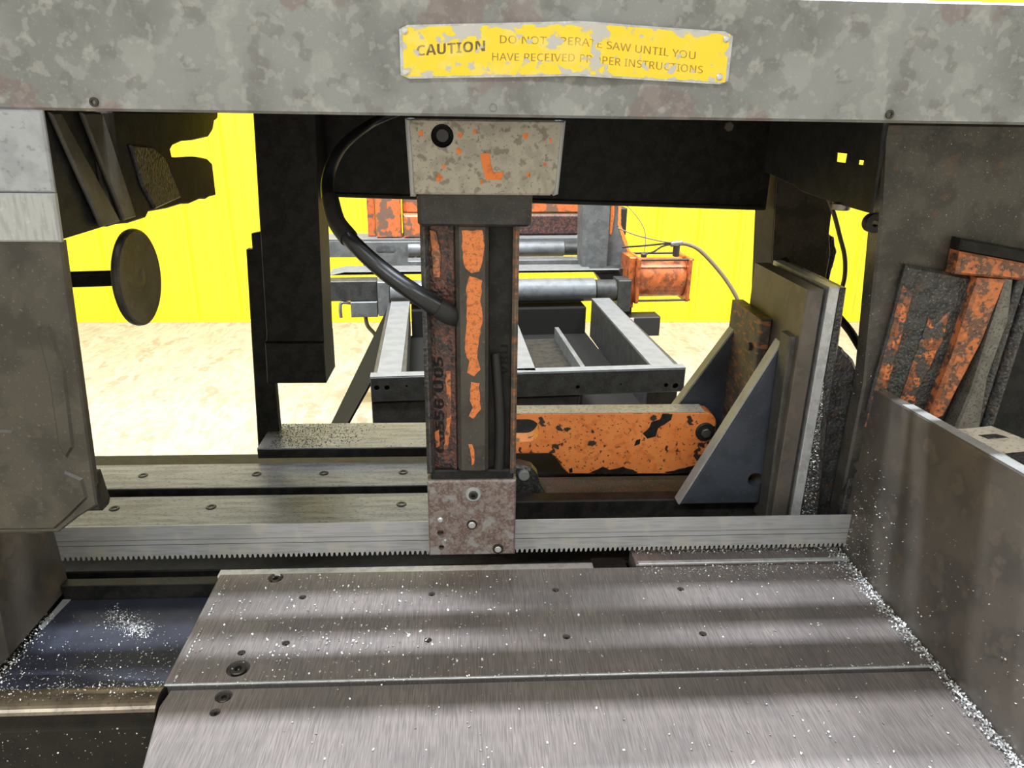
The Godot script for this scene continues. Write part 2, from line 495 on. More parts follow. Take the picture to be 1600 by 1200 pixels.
# =================================================================== the room
func build_room():
	ofs = Vector3.ZERO
	structure("floor", box(-6.2, 6.2, -.2, 0, -4.6, 6.2, 0), M["floor_concrete"], "pale worn concrete floor")
	structure("ceiling", box(-6.2, 6.2, 5, 5.2, -4.6, 6.2, 0), M["ceiling_white"])
	structure("wall_left", box(-6.2, -6, 0, 5, -4.6, 6.2, 0), M["white_wall"])
	structure("wall_right", box(6, 6.2, 0, 5, -4.6, 6.2, 0), M["white_wall"])
	structure("wall_front", box(-6.2, 6.2, 0, 5, 6, 6.2, 0), M["white_wall"])
	var w := structure("wall_back", box(-6, 6, 0, 5, -4.6, -4.36, 0), M["white_wall"], "bright yellow ribbed sheet steel wall")
	# ribbed sheets, three tall ribs each, joined edge over edge
	var rib := [[0, 0], [.010, .0]]
	var prof := []
	for k in 3:
		var x0 := k * .305
		for p in [[0.0, 0.0], [.085, 0.0], [.09, .006], [.105, .006], [.11, 0.0], [.19, 0.0], [.195, .006], [.21, .006], [.215, 0.0], [.262, 0.0], [.272, .03], [.295, .03]]:
			prof.append([x0 + p[0], p[1]])
	prof.append([.915, 0.0])
	var s := st()
	for i in prof.size() - 1:
		var a: Array = prof[i]
		var b: Array = prof[i + 1]
		quad(s, Vector3(a[0], 0, a[1]), Vector3(b[0], 0, b[1]), Vector3(b[0], 2.45, b[1]), Vector3(a[0], 2.45, a[1]), Vector3(a[1] - b[1], 0, b[0] - a[0]))
		quad(s, Vector3(a[0], 0, -.002), Vector3(b[0], 0, -.002), Vector3(b[0], 2.45, -.002), Vector3(a[0], 2.45, -.002), Vector3(0, 0, -1))
	var sheet := done(s)
	for i in 13:
		var o := part(w, "panel", sheet, M["yellow_steel"])
		o.position = Vector3(-5.94 + i * .915, 0.0, -4.345)
	structure("trim_2", box(-6, 6, 2.45, 2.5, -4.36, -4.31, .004), M["white_wall"], "white cap over the yellow sheets")
	structure("trim_1", box(-6, 6, 0, .012, -4.345, -4.30, .002), M["yellow_steel"], "yellow base trim along the ribbed wall")

# =================================================================== saw head across the top
func build_head():
	var t := thing("saw_head_beam", "wide worn grey painted steel beam spanning the top, carrying the yellow caution plate", "beam", Vector3(0, 1.448, .14))
	var fp := part(t, "face_panel", box(-1.5, 1.5, 1.4475, 1.5575, .128, .15, .0025), M["grey_paint"], "scuffed grey painted front panel")
	part(t, "frame_bar", box(-1.5, 1.5, 1.452, 1.552, .03, .128, .002), M["black_oil"])
	part(t, "inner_cover", box(-1.5, 1.5, 1.462, 1.55, -.62, -.02, .002), M["black_oil"])
	for x in [-.353, .418]:
		put(fp, "screw", fastener("socket", .0042), M["fastener_dark"], Vector3(x, 1.4555, .1495), Vector3(0, 0, 1), "dark socket screw")
	put(fp, "screw", fastener("pin", .004), M["grey_paint"], Vector3(.022, 1.456, .149), Vector3(0, 0, 1), "painted over screw")
	# caution plate, bent in the middle
	var c := thing("caution_plate", "bent yellow caution plate with worn lettering riveted to the grey beam", "sign", Vector3(.09, 1.48, .152))
	var outline := [[-.065, 1.526], [.1, 1.5325], [.126, 1.5315], [.249, 1.5262], [.2495, 1.48], [.12, 1.484], [.1, 1.4853], [-.066, 1.4802]]
	var pl := part(c, "plate", sheet_with_print(outline, .1515, .1532), M["bright_steel"], "bare bent metal sheet")
	sign_print(pl)
	for p in [[-.0605, 1.5215], [-.061, 1.4862], [.2432, 1.5203], [.2405, 1.4868]]:
		put(pl, "rivet", fastener("dome", .0034), M["rivet"], Vector3(p[0], p[1], .1534))

func bulge(x: float) -> float:
	return .0045 * exp(-pow((x - .112) / .03, 2.0))

func sheet_with_print(outline: Array, z0: float, z1: float) -> ArrayMesh:
	var s := st()
	var xs := []
	for i in 41:
		xs.append(lerpf(-.0655, .2495, i / 40.0))
	for i in 40:
		var x0: float = xs[i]
		var x1: float = xs[i + 1]
		var q0 := edge_y(x0)
		var q1 := edge_y(x1)
		for z in [0, 1]:
			var a := (z0 if z == 0 else z1)
			quad(s, Vector3(x0, q0.x, a + bulge(x0)), Vector3(x1, q1.x, a + bulge(x1)), Vector3(x1, q1.y, a + bulge(x1)), Vector3(x0, q0.y, a + bulge(x0)), Vector3(0, 0, -1 if z == 0 else 1))
		quad(s, Vector3(x0, q0.x, z0 + bulge(x0)), Vector3(x1, q1.x, z0 + bulge(x1)), Vector3(x1, q1.x, z1 + bulge(x1)), Vector3(x0, q0.x, z1 + bulge(x0)), Vector3(0, -1, 0))
		quad(s, Vector3(x0, q0.y, z0 + bulge(x0)), Vector3(x1, q1.y, z0 + bulge(x1)), Vector3(x1, q1.y, z1 + bulge(x1)), Vector3(x0, q0.y, z1 + bulge(x0)), Vector3(0, 1, 0))
	for k in [0, 40]:
		var x: float = xs[k]
		var q := edge_y(x)
		quad(s, Vector3(x, q.x, z0 + bulge(x)), Vector3(x, q.x, z1 + bulge(x)), Vector3(x, q.y, z1 + bulge(x)), Vector3(x, q.y, z0 + bulge(x)), Vector3(-1 if k == 0 else 1, 0, 0))
	return done(s)

func edge_y(x: float) -> Vector2:
	var low := lerpf(1.4802, 1.4853, clampf((x + .066) / .166, 0, 1)) if x < .1 else lerpf(1.4853, 1.48, clampf((x - .1) / .15, 0, 1))
	var top := lerpf(1.526, 1.5325, clampf((x + .065) / .165, 0, 1)) if x < .1 else lerpf(1.5325, 1.5262, clampf((x - .1) / .15, 0, 1))
	var r := .0035     # rounded corners
	for ex in [-.0655, .2495]:
		var d := absf(x - ex)
		if d < r:
			var k := r - sqrt(maxf(0, r * r - (r - d) * (r - d)))
			low += k
			top -= k
	return Vector2(low, top)

# letters drawn into a picture from the triangles of a TextMesh
func stamp(im: Image, text: String, x: float, y: float, height: float, width: float, slope: float, ink: Color, bold := false):
	var tm := TextMesh.new()
	var f := SystemFont.new()
	f.font_names = PackedStringArray(["Droid Sans"])
	if bold:
		f.font_weight = 700
	tm.font = f
	tm.font_size = 64
	tm.pixel_size = .01
	tm.depth = .0
	tm.text = text
	var arr := tm.get_mesh_arrays() if tm is PrimitiveMesh else []
	var v: PackedVector3Array = arr[Mesh.ARRAY_VERTEX]
	var ix: PackedInt32Array = arr[Mesh.ARRAY_INDEX] if arr[Mesh.ARRAY_INDEX] != null else PackedInt32Array(range(v.size()))
	var lo := Vector2(1e9, 1e9)
	var hi := -lo
	for p in v:
		lo = lo.min(Vector2(p.x, p.y))
		hi = hi.max(Vector2(p.x, p.y))
	var k := Vector2(width / (hi.x - lo.x), height / (hi.y - lo.y))
	var W := im.get_width()
	var H := im.get_height()
	for i in range(0, ix.size(), 3):
		var t := []
		for j in 3:
			var p := v[ix[i + j]]
			var u := Vector2((p.x - lo.x) * k.x, (hi.y - p.y) * k.y)
			t.append(Vector2(x + u.x, y + u.y + u.x * slope))
		var a: Vector2 = t[0]
		var b: Vector2 = t[1]
		var c: Vector2 = t[2]
		var ar := (b - a).cross(c - a)
		if absf(ar) < 1e-4:
			continue
		for py in range(maxi(0, int(minf(a.y, minf(b.y, c.y)))), mini(H, int(maxf(a.y, maxf(b.y, c.y))) + 1)):
			for px in range(maxi(0, int(minf(a.x, minf(b.x, c.x)))), mini(W, int(maxf(a.x, maxf(b.x, c.x))) + 1)):
				var q := Vector2(px + .5, py + .5)
				var w0 := (b - a).cross(q - a) / ar
				var w1 := (c - b).cross(q - b) / ar
				var w2 := (a - c).cross(q - c) / ar
				if w0 >= -.01 and w1 >= -.01 and w2 >= -.01:
					im.set_pixel(px, py, ink)

func sign_print(c: Node3D):
	# 1024 x 168 picture for x -.0625 .. .2465
	var W := 1024
	var H := 168
	var im := Image.create(W, H, false, Image.FORMAT_RGBA8)
	im.fill(C(240, 204, 46))
	var ink := C(150, 112, 40)
	stamp(im, "CAUTION", 42, 62, 36, 212, -.06, C(96, 82, 60), true)
	stamp(im, "DO NOT OPERATE SAW UNTIL YOU", 300, 34, 26, 620, .055, ink)
	stamp(im, "HAVE RECEIVED PROPER INSTRUCTIONS", 276, 92, 26, 672, .035, ink)
	var wear := noise(1024, 14, 4, 301)
	var fade := noise(1024, 9, 4, 302)
	for y in H:
		for x in W:
			var u := x / float(W)
			var v := y / float(H)
			var n := wear[y * 1024 + x] / 255.0
			var f := fade[y * 1024 + x] / 255.0
			var edge := minf(minf(v, 1 - v) * 2.2, minf(u, 1 - u) * 10.0)
			# bare patches: along the rims, down the bend, and two scraped streaks
			var lost := smoothstep(.64, .76, n + .28 * exp(-pow((u - .575 - .03 * sin(v * 5.0)) / .04, 2.0)) + .2 * exp(-pow((u - .475 + .05 * v) / .022, 2.0)) + .17 * exp(-pow((u - .215 - .08 * (v - .5)) / .03, 2.0)) - .06 + .3 * exp(-edge * 9.0) + .07 * (1.0 if v < .25 and u < .6 else 0.0))
			var col := im.get_pixel(x, y)
			col = col.lerp(C(236, 208, 124), .55 * smoothstep(.45, .75, f) * (1.0 if u < .62 else .45))
			col = col.lerp(C(186, 183, 178), lost)
			im.set_pixel(x, y, col)
	var m := StandardMaterial3D.new()
	m.resource_name = "caution_print"
	m.albedo_texture = ImageTexture.create_from_image(im)
	m.roughness = .45
	var s := SurfaceTool.new()
	s.begin(Mesh.PRIMITIVE_TRIANGLES)
	s.set_smooth_group(1)
	for i in 40:
		var xa := lerpf(-.0625, .2465, i / 40.0)
		var xb := lerpf(-.0625, .2465, (i + 1) / 40.0)
		var qa := edge_y(clampf(xa, -.0615, .2455)) + Vector2(.0018, -.0018)
		var qb := edge_y(clampf(xb, -.0615, .2455)) + Vector2(.0018, -.0018)
		var p := [Vector3(xa, qa.x, .1534 + bulge(xa)), Vector3(xa, qa.y, .1534 + bulge(xa)), Vector3(xb, qb.y, .1534 + bulge(xb)), Vector3(xb, qb.x, .1534 + bulge(xb))]
		var uv := [Vector2(i / 40.0, 1), Vector2(i / 40.0, 0), Vector2((i + 1) / 40.0, 0), Vector2((i + 1) / 40.0, 1)]
		for k in [0, 1, 2, 0, 2, 3]:
			s.set_uv(uv[k])
			s.add_vertex(p[k] - ofs)
	part(c, "lettering_panel", done(s), m, "yellow printed panel reading caution, scraped bare in patches")

# =================================================================== the guide arm in the middle of the bay
func build_guide_arm():
	var t := thing("blade_guide_arm", "tall blade guide arm with orange flaked rib and rusty block, in the bay's middle", "guide arm", Vector3(0, .873, .02))
	# folded sheet bracket: face with two swept back flanges
	var s := st()
	prism(s, "z", [[-.068, 1.4445], [-.064, 1.365], [-.058, 1.3645], [.09, 1.3645], [.097, 1.372], [.102, 1.4445]], .052, .06, .002)
	var br := part(t, "mount_bracket", cut(done(s), [[Vector3(-.031, 1.427, .06), Vector3(0, 0, 1), .0125, .03]]), M["scuffed_putty"], "scuffed putty coloured bracket with orange paint spots")
	part(br, "bracket_flange", solid("z", [[-.071, 1.4445], [-.068, 1.362], [-.062, 1.362], [-.0645, 1.4445]], .0, .0605, .002), M["bare_cap"], "bright worn flange edge")
	part(br, "bracket_flange", solid("z", [[.0985, 1.4445], [.0935, 1.364], [.099, 1.366], [.1045, 1.4445]], .0, .0605, .002), M["bare_cap"], "bright worn flange edge")
	put(br, "grommet", rod_about(.0122, .006), M["rubber"], Vector3(-.031, 1.427, .05), Vector3(0, 0, 1), "black rubber grommet in the bracket hole")
	var sp := st()
	prism(sp, "z", [[.010, 1.409], [.021, 1.410], [.0225, 1.398], [.0255, 1.389], [.037, 1.390], [.0345, 1.381], [.0165, 1.381], [.0135, 1.393]], .0598, .0605, .0002)
	part(br, "paint_mark", done(sp), M["orange_chip"], "orange painted letter L")
	for q in [[-.054, 1.429, .004], [-.013, 1.412, .0045], [.0045, 1.432, .003], [.06, 1.428, .005], [-.035, 1.383, .006], [.064, 1.387, .0035], [.012, 1.378, .003], [-.03, 1.395, .003], [.088, 1.424, .003], [.083, 1.398, .0025], [-.012, 1.428, .004]]:
		var pts := []
		for k in 9:
			var rr: float = q[2] * rng.randf_range(.5, 1.15)
			pts.append([q[0] + rr * .75 * cos(TAU * k / 9), q[1] + rr * sin(TAU * k / 9)])
		part(br, "paint_fleck", solid("z", pts, .0598, .0604, 0), M["orange_chip"])
	part(t, "collar", solid("y", rrect(-.062, -.03, .071, .05, .008), 1.3275, 1.368, .003), M["soft_black"], "black oily cast collar")
	# the post: one casting with a recess either side of a proud rib
	part(t, "post_web", solid("z", [[-.0555, 1.329], [.0545, 1.329], [.0535, .998], [-.0545, .998]], -.012, .020, .004), M["rust_maroon"], "dark red and black cast face of the post")
	part(t, "post_web", solid("z", [[.021, 1.329], [.051, 1.329], [.0505, 1.0], [.021, 1.0]], .018, .0215, .001), M["black_oil"], "black brown channel face")
	part(t, "post_edge", solid("z", [[-.0605, 1.329], [-.051, 1.329], [-.0505, .998], [-.0605, .998]], -.014, .0345, .004), M["grimy_iron"], "gritty black raised edge")
	part(t, "post_edge", solid("z", [[.050, 1.329], [.0575, 1.329], [.058, .998], [.0505, .998]], -.014, .036, .003), M["rust_streak"], "thin raised edge, rust stained")
	var rb := part(t, "rib", solid("y", [[-.0185, .018], [-.0185, .036], [-.014, .0415], [.0165, .0415], [.021, .036], [.021, .018]], 1.005, 1.329, .003), M["oily_steel"], "square proud rib of dark steel")
	part(t, "flange_bead", solid("y", [[-.0515, .016], [-.027, .016], [-.021, .021], [-.021, .026], [-.03, .022], [-.0515, .02]], 1.0, 1.33, .001), M["rust_maroon"])
	# orange paint left on the rib
	for q in [[[-.011, 1.322], [.014, 1.323], [.0155, 1.305], [.013, 1.285], [.009, 1.274], [.0, 1.271], [-.007, 1.278], [-.0105, 1.296]],
			[[-.003, 1.268], [.006, 1.266], [.013, 1.262], [.0115, 1.235], [.0135, 1.215], [.0095, 1.19], [.0075, 1.165], [.010, 1.15], [.0025, 1.139], [-.0065, 1.145], [-.0035, 1.16], [-.008, 1.172], [-.007, 1.2], [-.0055, 1.23], [-.006, 1.25]],
			[[-.001, 1.132], [.009, 1.13], [.0095, 1.112], [.011, 1.095], [.007, 1.09], [.002, 1.082], [-.004, 1.085], [.001, 1.098], [-.0035, 1.108]],
			[[.0005, 1.128], [.0035, 1.1]], [[-.0045, 1.046], [.0005, 1.045], [.0035, 1.03], [.003, 1.018], [-.0005, 1.016], [-.0025, 1.03]]]:
		if q.size() > 3:
			part(rb, "paint_patch", solid("z", wobble(q), .0412, .0420, .0003), M["orange_flake"], "flaking orange paint")
	for q in [[[-.049, 1.32], [-.042, 1.318], [-.036, 1.29], [-.039, 1.262], [-.046, 1.262]], [[-.034, 1.14], [-.026, 1.142], [-.0255, 1.11], [-.028, 1.07], [-.032, 1.03], [-.038, 1.03], [-.033, 1.08]], [[-.05, 1.055], [-.044, 1.06], [-.043, 1.035], [-.048, 1.032]]]:
		part(t, "paint_patch", solid("z", wobble(q), .0195, .0232, .0004), M["orange_iron"], "flaking orange paint")
	cast_text(t, "C0556 U05", Vector3(-.0425, 1.092, .0198), .012, .135)
	cast_text(t, "V8U", Vector3(.0415, 1.155, .0198), .010, .042)
	part(t, "coolant_tube", tube([Vector3(.030, 1.165, .022), Vector3(.034, 1.12, .024), Vector3(.037, 1.06, .024), Vector3(.036, 1.0, .023)], .0065, .0075), M["rubber_dull"], "dull black tube lying in the channel")
	part(t, "neck", box(-.0555, .0555, .986, 1.002, -.008, .03, .002), M["black_oil"])
	# bottom block that holds the band
	var b := box(-.0605, .0588, .8725, .9893, .006, .0355, .0022)
	var gb := part(t, "guide_block", cut(b, [[Vector3(-.0445, .909, .036), Vector3(0, 0, 1), .0046, .02], [Vector3(-.0435, .886, .036), Vector3(0, 0, 1), .004, .02]]), M["rusty_plate"], "rust speckled square steel block")
	put(gb, "washer", fastener("washer", .0105), M["bare_cap"], Vector3(.001, .9695, .0355))
	put(gb, "screw", fastener("socket", .0062), M["fastener_dark"], Vector3(.001, .9695, .0375), Vector3(0, 0, 1), "socket head cap screw")
	put(gb, "pin_ring", fastener("washer", .0072), M["fastener_dark"], Vector3(-.001, .922, .0345))
	put(gb, "pin", fastener("pin", .0056), M["rivet"], Vector3(-.001, .922, .0355))
	put(gb, "pin_ring", fastener("washer", .0078), M["fastener_dark"], Vector3(.035, .8825, .0345))
	put(gb, "pin", fastener("pin", .0054), M["rivet"], Vector3(.035, .8825, .0355))
	put(gb, "pin", fastener("dome", .0042), M["rivet"], Vector3(-.044, .93, .0355))
	put(gb, "pin", fastener("dome", .0018), M["rivet"], Vector3(-.038, .897, .0355))
	# hose
	var h := thing("coolant_hose", "thick black rubber hose curving from under the beam into the guide arm", "hose", Vector3(-.1, 1.3, 0))
	part(h, "hose_body", tube([Vector3(-.10, 1.452, -.2), Vector3(-.14, 1.435, -.19), Vector3(-.172, 1.405, -.12), Vector3(-.187, 1.365, -.09), Vector3(-.174, 1.33, -.04), Vector3(-.150, 1.305, -.005), Vector3(-.112, 1.272, .012), Vector3(-.066, 1.244, .036), Vector3(-.030, 1.221, .034)], .0055, .0125), M["rubber"], "glossy black rubber")
	part(h, "sleeve", tube([Vector3(-.180, 1.345, -.062), Vector3(-.168, 1.322, -.028), Vector3(-.150, 1.305, -.005)], .0110, .0118), M["rubber_dull"], "rough dull sleeve round the hose")
	part(h, "end_ferrule", tube([Vector3(-.042, 1.2285, .036), Vector3(-.028, 1.219, .033), Vector3(-.020, 1.212, .022)], .0135, .0122), M["rubber_dull"])

func rod_about(r: float, l: float) -> ArrayMesh:
	var keep := ofs
	ofs = Vector3.ZERO
	var m := turned(Vector3.ZERO, Vector3(0, 0, 1), [[-l, r], [l * .6, r], [l * .9, r * .85], [l * .2, r * .55], [l * .1, 0]], 24)
	ofs = keep
	return m

# an outline roughened like flaked paint
func wobble(q: Array) -> Array:
	var out := []
	for i in q.size():
		var a := Vector2(q[i][0], q[i][1])
		var b := Vector2(q[(i + 1) % q.size()][0], q[(i + 1) % q.size()][1])
		var n := maxi(1, int(a.distance_to(b) / .0055))
		for k in n:
			var p := a.lerp(b, float(k) / n)
			out.append([p.x + rng.randf_range(-.0009, .0009), p.y + rng.randf_range(-.0009, .0009)])
	return out

func cast_text(parent: Node3D, text: String, at: Vector3, height: float, length: float):
	var tm := TextMesh.new()
	var f := SystemFont.new()
	f.font_names = PackedStringArray(["Droid Sans"])
	f.font_weight = 700
	tm.font = f
	tm.font_size = 48
	tm.pixel_size = .01
	tm.depth = .12
	tm.text = text
	var bb := tm.get_aabb()
	var o := part(parent, "cast_lettering", tm, M["grimy_iron"], "raised cast numbers")
	var k := Vector3(length / bb.size.x, height / bb.size.y, .02)
	var b := Basis(Vector3(0, 1, 0), Vector3(-1, 0, 0), Vector3(0, 0, 1)) * Basis.from_scale(k)
	o.transform = Transform3D(b, at - ofs - b * bb.get_center() + Vector3(0, 0, .001))

# =================================================================== the arm where the band enters, its side plate and stop disc
func build_entry_arm():
	var t := thing("entry_guide_arm", "grey topped guide arm with tapering oily steel body where the band enters", "guide arm", Vector3(-.5, .8, .1))
	part(t, "core", solid("z", [[-1.1, 1.448], [-.4095, 1.448], [-.4125, 1.3255], [-1.1, 1.3255]], .05, .143, .001), M["black_oil"], "black oily core of the casting")
	part(t, "head_casting", solid("z", [[-1.1, 1.448], [-.403, 1.448], [-.4065, 1.372], [-1.1, 1.372]], .143, .15, .002), M["cast_grey"], "lumpy grey painted casting")
	part(t, "cap_block", solid("z", [[-1.1, 1.3715], [-.4062, 1.3715], [-.409, 1.324], [-1.1, 1.324]], .143, .1515, .002), M["bare_cap"], "smooth pale grey block")
	part(t, "body", body_plate(), M["oily_steel"], "oily dark steel face narrowing downward")
	part(t, "corner_block", solid("z", [[-.57, 1.06], [-.4285, 1.06], [-.4245, 1.022], [-.427, 1.0145], [-.57, 1.0135]], .125, .1465, .003), M["black_oil"], "black rounded corner block")
	var s := st()
	prism(s, "x", [[-.012, .8], [.15, .8], [.145, .86], [.135, .93], [.14, 1.02], [.05, 1.02], [.0, .99], [-.004, .915]], -.66, -.578, .008)
	part(t, "foot", done(s), M["brown_steel"], "brown stained foot resting on the blue black plate")
	part(t, "shin", solid("z", [[-1.1, 1.03], [-.452, 1.03], [-.474, .995], [-.5, .985], [-1.1, .985]], .12, .147, .004), M["brown_steel"])
	# receding cast side plate with broken looking outline
	var c := thing("side_casting", "dark oily casting with ribs hanging under the beam beside the grey block", "casting", Vector3(-.42, 1.32, -.1))
	var o := [[.0495, 1.447], [-.376, 1.447], [-.37, 1.437], [-.352, 1.433], [-.34, 1.42], [-.318, 1.411], [-.25, 1.408], [-.205, 1.408], [-.17, 1.404], [-.158, 1.398], [-.16, 1.389], [-.2, 1.386], [-.25, 1.385], [-.3, 1.379], [-.318, 1.371], [-.317, 1.322], [-.29, 1.323], [-.27, 1.321], [-.25, 1.324], [-.2, 1.322], [-.17, 1.325], [-.12, 1.325], [-.06, 1.328], [-.05, 1.322], [.0, 1.322], [.03, 1.325], [.0495, 1.325]]
	part(c, "web", solid("x", o, -.425, -.408, .002), M["black_oil"])
	part(c, "rib", solid("x", [[.135, 1.446], [.115, 1.446], [.03, 1.328], [.075, 1.328]], -.408, -.4025, .002), M["dark_steel"])
	part(c, "rib", solid("x", [[.075, 1.446], [.03, 1.446], [-.01, 1.328], [.022, 1.328]], -.408, -.402, .002), M["dark_steel"])
	part(c, "boss", solid("x", [[-.03, 1.41], [-.09, 1.405], [-.125, 1.39], [-.16, 1.335], [-.07, 1.33], [-.045, 1.36]], -.409, -.403, .002), M["grimy_iron"], "gritty half round boss")
	# disc on a rod
	var d := thing("stop_disc", "round dark steel disc on a short rod sticking out of the arm", "stop disc", Vector3(-.44, 1.2385, -.08))
	part(d, "disc", turned(Vector3(-.452, 1.2385, -.082), Vector3(1, 0, 0), [[0, 0], [0, .060], [.002, .0635], [.006, .0645], [.010, .0635], [.0115, .061], [.0117, .012], [.0105, .006], [.0105, 0]], 56), M["dark_steel"], "flat turned disc with a centre mark")
	part(d, "rod", rod(Vector3(-.58, 1.2385, -.06), Vector3(-.452, 1.2385, -.082), .0105), M["black_oil"])

func body_plate() -> ArrayMesh:
	var s := st()
	var f := [[-1.1, 1.325], [-.4092, 1.325], [-.4285, 1.03], [-.4285, 1.025], [-.452, 1.01], [-.478, .99], [-1.1, .99]]
	prism(s, "z", f, .138, .15, .002)
	# hammered relief: a shallow raised spine
	prism(s, "z", [[-.452, 1.235], [-.438, 1.24], [-.431, 1.19], [-.439, 1.1], [-.45, 1.085], [-.456, 1.1], [-.45, 1.18]], .147, .1525, .006)
	prism(s, "z", [[-1.1, 1.17], [-.5, 1.12], [-.47, 1.065], [-.455, 1.07], [-.437, 1.06], [-.436, 1.035], [-.46, 1.012], [-.48, .995], [-1.1, .995]], .146, .1525, .006)
	return done(s)

# =================================================================== the band
func build_blade():
	var t := thing("band_saw_blade", "bright toothed steel band stretched straight across the bay", "saw blade", Vector3(0, .86, 0))
	var s := st()
	var pitch := .0072
	var n := 164
	var x0 := -.6
	for i in n:
		var a := x0 + i * pitch
		var y0 := .8575
		var top := .9065
		# one tooth: flat back, hooked gullet
		var pts := [[a, y0], [a + .0008, y0 - .0052], [a + .0030, y0 - .0050], [a + .0044, y0 + .0002], [a + .0060, y0 + .0009], [a + pitch, y0]]
		var setz: float = [0.0, .0004, -.0004][i % 3]
		for z in [-.0008, .0008]:
			var out := Vector3(0, 0, signf(z))
			for k in pts.size() - 1:
				var p: Array = pts[k]
				var q: Array = pts[k + 1]
				quad(s, Vector3(p[0], p[1], z + (setz if p[1] < y0 - .001 else 0.0)), Vector3(q[0], q[1], z + (setz if q[1] < y0 - .001 else 0.0)), Vector3(q[0], top - .04, z), Vector3(p[0], top - .04, z), out)
			quad(s, Vector3(a, top - .04, z), Vector3(a + pitch, top - .04, z), Vector3(a + pitch, top, z), Vector3(a, top, z), out)
		for k in pts.size() - 1:
			var p: Array = pts[k]
			var q: Array = pts[k + 1]
			quad(s, Vector3(p[0], p[1], -.0008), Vector3(q[0], q[1], -.0008), Vector3(q[0], q[1], .0008), Vector3(p[0], p[1], .0008), Vector3(p[1] - q[1], -absf(q[0] - p[0]) - .0001, 0))
		quad(s, Vector3(a, top, -.0008), Vector3(a + pitch, top, -.0008), Vector3(a + pitch, top, .0008), Vector3(a, top, .0008), Vector3.UP)
	part(t, "band", done(s), M["blade_steel"])
	var g := st()
	prism(g, "z", rect(-.6, .8755, .574, .8762), .0006, .0011, .0001)
	prism(g, "z", rect(-.6, .8835, .574, .8839), .0006, .0010, .0001)
	part(t, "wear_line", done(g), M["fastener_dark"], "thin dark rubbed lines along the band")

# =================================================================== bed under and behind the band
func build_bed():
	var t := thing("saw_bed", "dark heavy saw bed carrying the tables, rails and vise", "machine bed", Vector3(0, 0, 0))
	part(t, "bed_box", box(-1.2, 1.4, .002, .775, -.5, .2, .004), M["black_oil"])
	part(t, "front_box", box(-.33, 1.4, .002, .775, .2005, .62, .004), M["black_oil"])
	part(t, "rear_sill", box(-1.2, 1.4, .7755, .812, -.345, -.03, .002), M["black_oil"])
	var i := 0
	for z in [[-.2035, -.108, "slotted"], [-.323, -.232, ""]]:
		var r := thing("bed_rail", "flat steel bed rail with screw heads, just behind the band" if i == 0 else "flat steel bed rail with screw heads, beyond the dark slot from the band", "rail", Vector3(-.1, .8125, (z[0] + z[1]) / 2), "pair of bed rails")
		part(r, "bar", box(-.74, .065, .8125, .8375, z[0], z[1], .0008), M["black_oil"], "black oily side of the rail")
		var tf := part(r, "top_face", box(-.74, .065, .8375, .84, z[0], z[1], .0008), M["rail_steel"], "planed steel top")
		for x in ([-.582, -.428, -.118] if i == 0 else [-.584, -.386, -.267, -.125]):
			put(tf, "screw", fastener("socket", .0085), M["fastener_dark"], Vector3(x, .8362, (-.165 if i == 0 else -.28)), Vector3(0, 1, 0))
		i += 1
	var p := thing("chip_ledge", "narrow polished steel ledge directly under the band teeth", "ledge", Vector3(-.2, .776, .01))
	part(p, "dark_bar", box(-.576, -.362, .776, .822, .0, .018, .001), M["black_oil"], "dark oily end of the ledge")
	part(p, "bar", box(-.36, .175, .776, .834, .002, .02, .001), M["bright_steel"])
	part(p, "end_lug", box(.176, .226, .776, .829, -.02, .018, .004), M["black_oil"], "black oily lug at the ledge's end")

